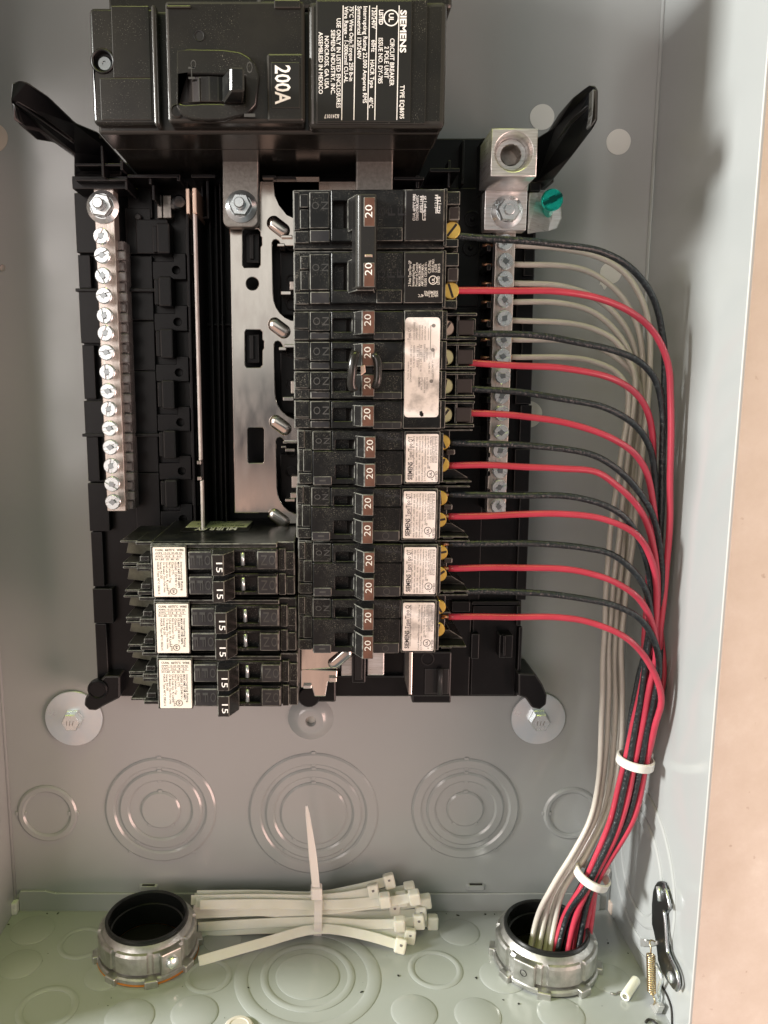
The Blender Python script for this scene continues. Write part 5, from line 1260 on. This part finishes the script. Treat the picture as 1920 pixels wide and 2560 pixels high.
MIDS = [(795, 2240, 15), (795, 2248, 19), (795, 2262, 22), (795, 2256, 13), (795, 2268, 17), (795, 2275, 21), (795, 2284, 14), (795, 2304, 23), (795, 2312, 19), (795, 2296, 16), (795, 2320, 24), (795, 2322, 26), (795, 2290, 20), (795, 2262, 16)]
for (p, q, h, tilt, how), tl, md in zip(HEADS, TAILS, MIDS):
    hpt = V(p, q, h)
    if hpt.z < (ZF + 3.4) * MM: hpt.z = (ZF + 3.4) * MM
    mid = V(*md); tail = V(*tl)
    tail.z = max(tail.z, (ZF + 1.5) * MM); mid.z = max(mid.z, (ZF + 1.8) * MM)
    t = thing('cable_tie', 'loose cable tie of the bunch, ' + how, 'cable tie', hpt, 'loose cable ties bound in a bunch')
    pre = mid.lerp(hpt, .55) + Vector((0, 0, (.002 if tilt > 10 else -.0008)))
    pts = spline([hpt, pre, mid, mid.lerp(tail, .5) + Vector((0, 0, .0006)), tail], 6)
    tube('strap', pts, 1, M['nylon'], t, ribbon=(2.6, .6), normal=OUT * .8 + UP * .6)
    d = (hpt - pre).normalized()
    qm = d.to_track_quat('X', 'Z').to_matrix().to_4x4()
    bm = bmesh.new()
    bmesh.ops.create_cube(bm, size=1, matrix=Matrix.Translation(hpt) @ qm @ Matrix.Rotation(random.uniform(-.5, .3), 4, 'X') @ Matrix.Diagonal((6.4 * MM, 5.6 * MM, 8.0 * MM, 1)))
    do_bevel(bm, 1.1, 3)
    hd = put('lock_head', bm_mesh(bm, 'lock_head'), M['nylon'], t)
    bm = bmesh.new()
    bmesh.ops.create_cube(bm, size=1, matrix=Matrix.Translation(hpt + (OUT * .8 + UP * .25) * 2.75 * MM) @ qm @ Matrix.Diagonal((1.6 * MM, .8 * MM, 3.2 * MM, 1)))
    do_bevel(bm, .25, 1)
    put('lock_slot', bm_mesh(bm, 'lock_slot'), M['ink2'], hd)
# the tie that binds them, its tail standing up
c = V(795, 2280, 19)
t = thing('cable_tie', 'cable tie binding the loose bunch, its long tail standing straight up', 'cable tie', c)
loop = [c + Vector((.0003 * math.sin(a), -.0092 * math.cos(a), .0128 * math.sin(a))) for a in [2 * math.pi * i / 40 for i in range(41)]]
tube('strap', loop, 1, M['nylon_w'], t, ribbon=(2.3, .6), normal=OUT)
hp_ = V(791, 2229, 27)
bm = bmesh.new()
bmesh.ops.create_cube(bm, size=1, matrix=Matrix.Translation(hp_) @ Matrix.Diagonal((6.4 * MM, 6.2 * MM, 7.4 * MM, 1)))
do_bevel(bm, 1.0, 3)
put('lock_head', bm_mesh(bm, 'lock_head'), M['nylon_w'], t)
tp = spline([V(791, 2228, 28), V(784, 2160, 29), V(776, 2090, 28), V(766, 2014, 25)], 4)
rings = []
for i, p in enumerate(tp):
    k = i / (len(tp) - 1); w_ = (2.25 if k < .45 else 2.25 - (k - .45) / .55 * 1.25) * MM
    if k > .96: w_ *= .6
    tng = (tp[min(i + 1, len(tp) - 1)] - tp[max(0, i - 1)]).normalized()
    sd = tng.cross(OUT).normalized(); nn = sd.cross(tng).normalized() * .55 * MM
    rings.append([p - sd * w_ - nn * .5, p - sd * w_ * .85 - nn, p + sd * w_ * .85 - nn, p + sd * w_ - nn * .5, p + sd * w_ + nn * .5, p + sd * w_ * .85 + nn, p - sd * w_ * .85 + nn, p - sd * w_ + nn * .5])
loft('tail', rings, M['nylon_w'], t)

# ---------------------------------------------------------------- door latch on the right-hand wall
XW = XR - 2.2
def wp(p, q, x=XW): a = atx(p, q, x); return W(*a)
la = thing('latch', 'steel latch lever with a coil spring on the side wall near the hub', 'latch', wp(1650, 2400))
lev = [(1637, 2212), (1643, 2204), (1651, 2202), (1660, 2207), (1667, 2225), (1676, 2262), (1675, 2272), (1668, 2280), (1664, 2292), (1666, 2330), (1669, 2378), (1676, 2398), (1686, 2418), (1694, 2440), (1696, 2462), (1690, 2475), (1682, 2474), (1664, 2448), (1650, 2420), (1644, 2400), (1640, 2360), (1634, 2330), (1629, 2310), (1629, 2258), (1632, 2228)]
fr = [wp(p, q) for p, q in lev]; bk = [p + Vector((.0014, 0, 0)) for p in fr]
lv = loft('lever', [bk, fr], [M['steel_dk'], M['steel']], la, b=.35)
rim = [wp(p, q, XW - .9) for p, q in ((1660, 2275), (1663, 2300), (1666, 2340), (1669, 2378), (1677, 2398), (1688, 2420), (1695, 2442), (1697, 2462), (1691, 2475))]
tube('lever_rim', spline(rim, 2), .9, M['steel'], lv, n=8)
tube('lever_rim', spline([wp(p, q, XW - .9) for p, q in ((1660, 2212), (1668, 2236), (1674, 2262), (1674, 2272))], 2), .9, M['steel'], lv, n=8)
e0, e1 = wp(1646, 2216, XW - .3), wp(1650, 2252, XW - .3)
tube('finger_slot', [e0, e0.lerp(e1, .5) + Vector((0, -.0003, 0)), e1], 1.25, M['zinc'], lv, n=10)
lathe('rivet', [(2.6, -.5), (2.6, .6), (1.8, 1.2), (0, 1.3)], wp(1678, 2443, XW - .2), -RIGHT, M['zinc'], lv, n=20)
s0, s1 = wp(1627, 2386, XW - 4), wp(1629, 2481, XW - 4)
ax = (s1 - s0).normalized(); u = ax.orthogonal().normalized(); v = ax.cross(u); pts = []
N_ = 17
for i in range(N_ * 12 + 1):
    a = 2 * math.pi * i / 12
    pts.append(s0.lerp(s1, i / (N_ * 12)) + (u * math.cos(a) + v * math.sin(a)) * 1.95 * MM)
tube('spring', pts, .40, M['spring'], la, n=6)
tube('spring_hook', spline([s0, wp(1627, 2368, XW - 4), wp(1624, 2356, XW - 4), wp(1628, 2350, XW - 3), wp(1638, 2354, XW - 1)], 1.2), .4, M['spring'], la, n=6)
tube('spring_hook', spline([s1, wp(1637, 2500, XW - 4), wp(1634, 2512, XW - 3)], 1.2), .4, M['spring'], la, n=6)
tb = [wp(p, q, XW - 3) for p, q in ((1616, 2498), (1622, 2512), (1640, 2505), (1648, 2516), (1640, 2534), (1626, 2536), (1620, 2520))]
loft('spring_anchor', [[p + Vector((.003, 0, 0)) for p in tb], tb], M['alu'], la, b=.3)
pv = [wp(p, q, XW - .8) for p, q in ((1600, 2346), (1612, 2348), (1613, 2352), (1640, 2352), (1640, 2362), (1612, 2366), (1601, 2366))]
loft('pivot_tab', [[p + Vector((.0012, 0, 0)) for p in pv], pv], M['alu'], la, b=.2)
tube('hook_plate', spline([wp(1640, 2410, XW - 2), wp(1648, 2428, XW - 2), wp(1654, 2446, XW - 1.6), wp(1648, 2470, XW - 1), wp(1646, 2520, XW)], 2), .9, M['zinc'], la, n=8)
tube('pull_wire', spline([wp(1652, 2462, XR - .6), wp(1668, 2490, XR - .6), wp(1678, 2520, XR - .6), wp(1680, 2562, XR - .6)], 2), .5, M['crumb'], la, n=6)

# ---------------------------------------------------------------- scraps on the floor
a, b_ = atz(1562, 2492, ZF + 2.4), atz(1590, 2450, ZF + 2.4)
A, B = W(*a), W(*b_)
lathe('insulation_scrap', [(1.3, .05), (2.3, 0), (2.4, .3), (2.4, (B - A).length / MM - .3), (2.2, (B - A).length / MM), (1.2, (B - A).length / MM), (1.2, .6)], A, (B - A), M['nylon'], None, n=20)
tag(bpy.context.scene.objects['insulation_scrap'], 'short pale stub of cut insulation lying by the spring', 'scrap')
def crumb(px, py, r, m, z=ZF, h=None):
    x, zz, hh = atz(px, py, z) if h is None else at(px, py, h)
    bm = bmesh.new()
    bmesh.ops.create_icosphere(bm, subdivisions=1, radius=r * MM)
    for v in bm.verts: v.co *= random.uniform(.6, 1.3)
    sx_ = random.uniform(.8, 2.0)
    bm.transform(Matrix.Translation(W(x, z + r * .35, hh)) @ Matrix.Rotation(random.uniform(0, 3), 4, 'Z') @ Matrix.Diagonal((sx_, 1, .5, 1)))
    return bm
def join(name, bms, m, label):
    b0 = bmesh.new()
    for b in bms:
        me = bm_mesh(b, 'x'); b0.from_mesh(me); bpy.data.meshes.remove(me)
    o = put(name, bm_mesh(b0, name), m, None)
    return tag(o, label, 'debris', kind='stuff')
spots = [(118, 2284), (145, 2284), (21, 2312), (278, 2495), (223, 2468), (1090, 2286), (1145, 2289), (1116, 2285), (1213, 2286), (1236, 2286), (1518, 2350), (1520, 2358), (1570, 2384), (1535, 2461), (1258, 2500), (1297, 2510), (1505, 2515), (1190, 2445), (996, 2440), (1188, 2502), (1512, 2475), (700, 2505), (905, 2480), (620, 2470)]
join('debris', [crumb(p, q, random.uniform(.25, .9), None) for p, q in spots] + [crumb(random.uniform(60, 1600), random.uniform(2300, 2550), random.uniform(.10, .22), None) for _ in range(36)], M['crumb'], 'scattered dark crumbs and dirt on the floor of the box')
o = put('copper_strand', tube('x', spline([W(*atz(p, q, ZF + .6)) for p, q in ((1528, 2482), (1538, 2486), (1550, 2480), (1556, 2482))], 1), .45, M['tin_dull'], None, n=6).data.copy(), M['tin_dull'], None)
bpy.data.objects.remove(bpy.data.objects['x'])
o.location = W(*atz(1542, 2483, ZF + .6)); tag(o, 'thin bent metal offcut beside the insulation stub', 'offcut')
st = tube('wire_offcut', spline([W(*atz(p, q, ZF + .7)) for p, q in ((1614, 2556), (1622, 2548), (1634, 2552), (1644, 2562))], 1), .6, M['crumb'], None, n=6)
tag(st, 'black curled offcut on the floor under the spring anchor', 'offcut')

# ---------------------------------------------------------------- no two breakers seat quite alike
for o in list(sc.objects):
    if o.parent is None and o.get('category') == 'circuit breaker' and o.name != 'main_breaker':
        o.rotation_euler = (random.uniform(-.004, .004), random.uniform(-.006, .006), random.uniform(-.006, .006))
        o.location.x += random.uniform(-.3, .3) * MM
        o.location.y += random.uniform(-.5, .3) * MM
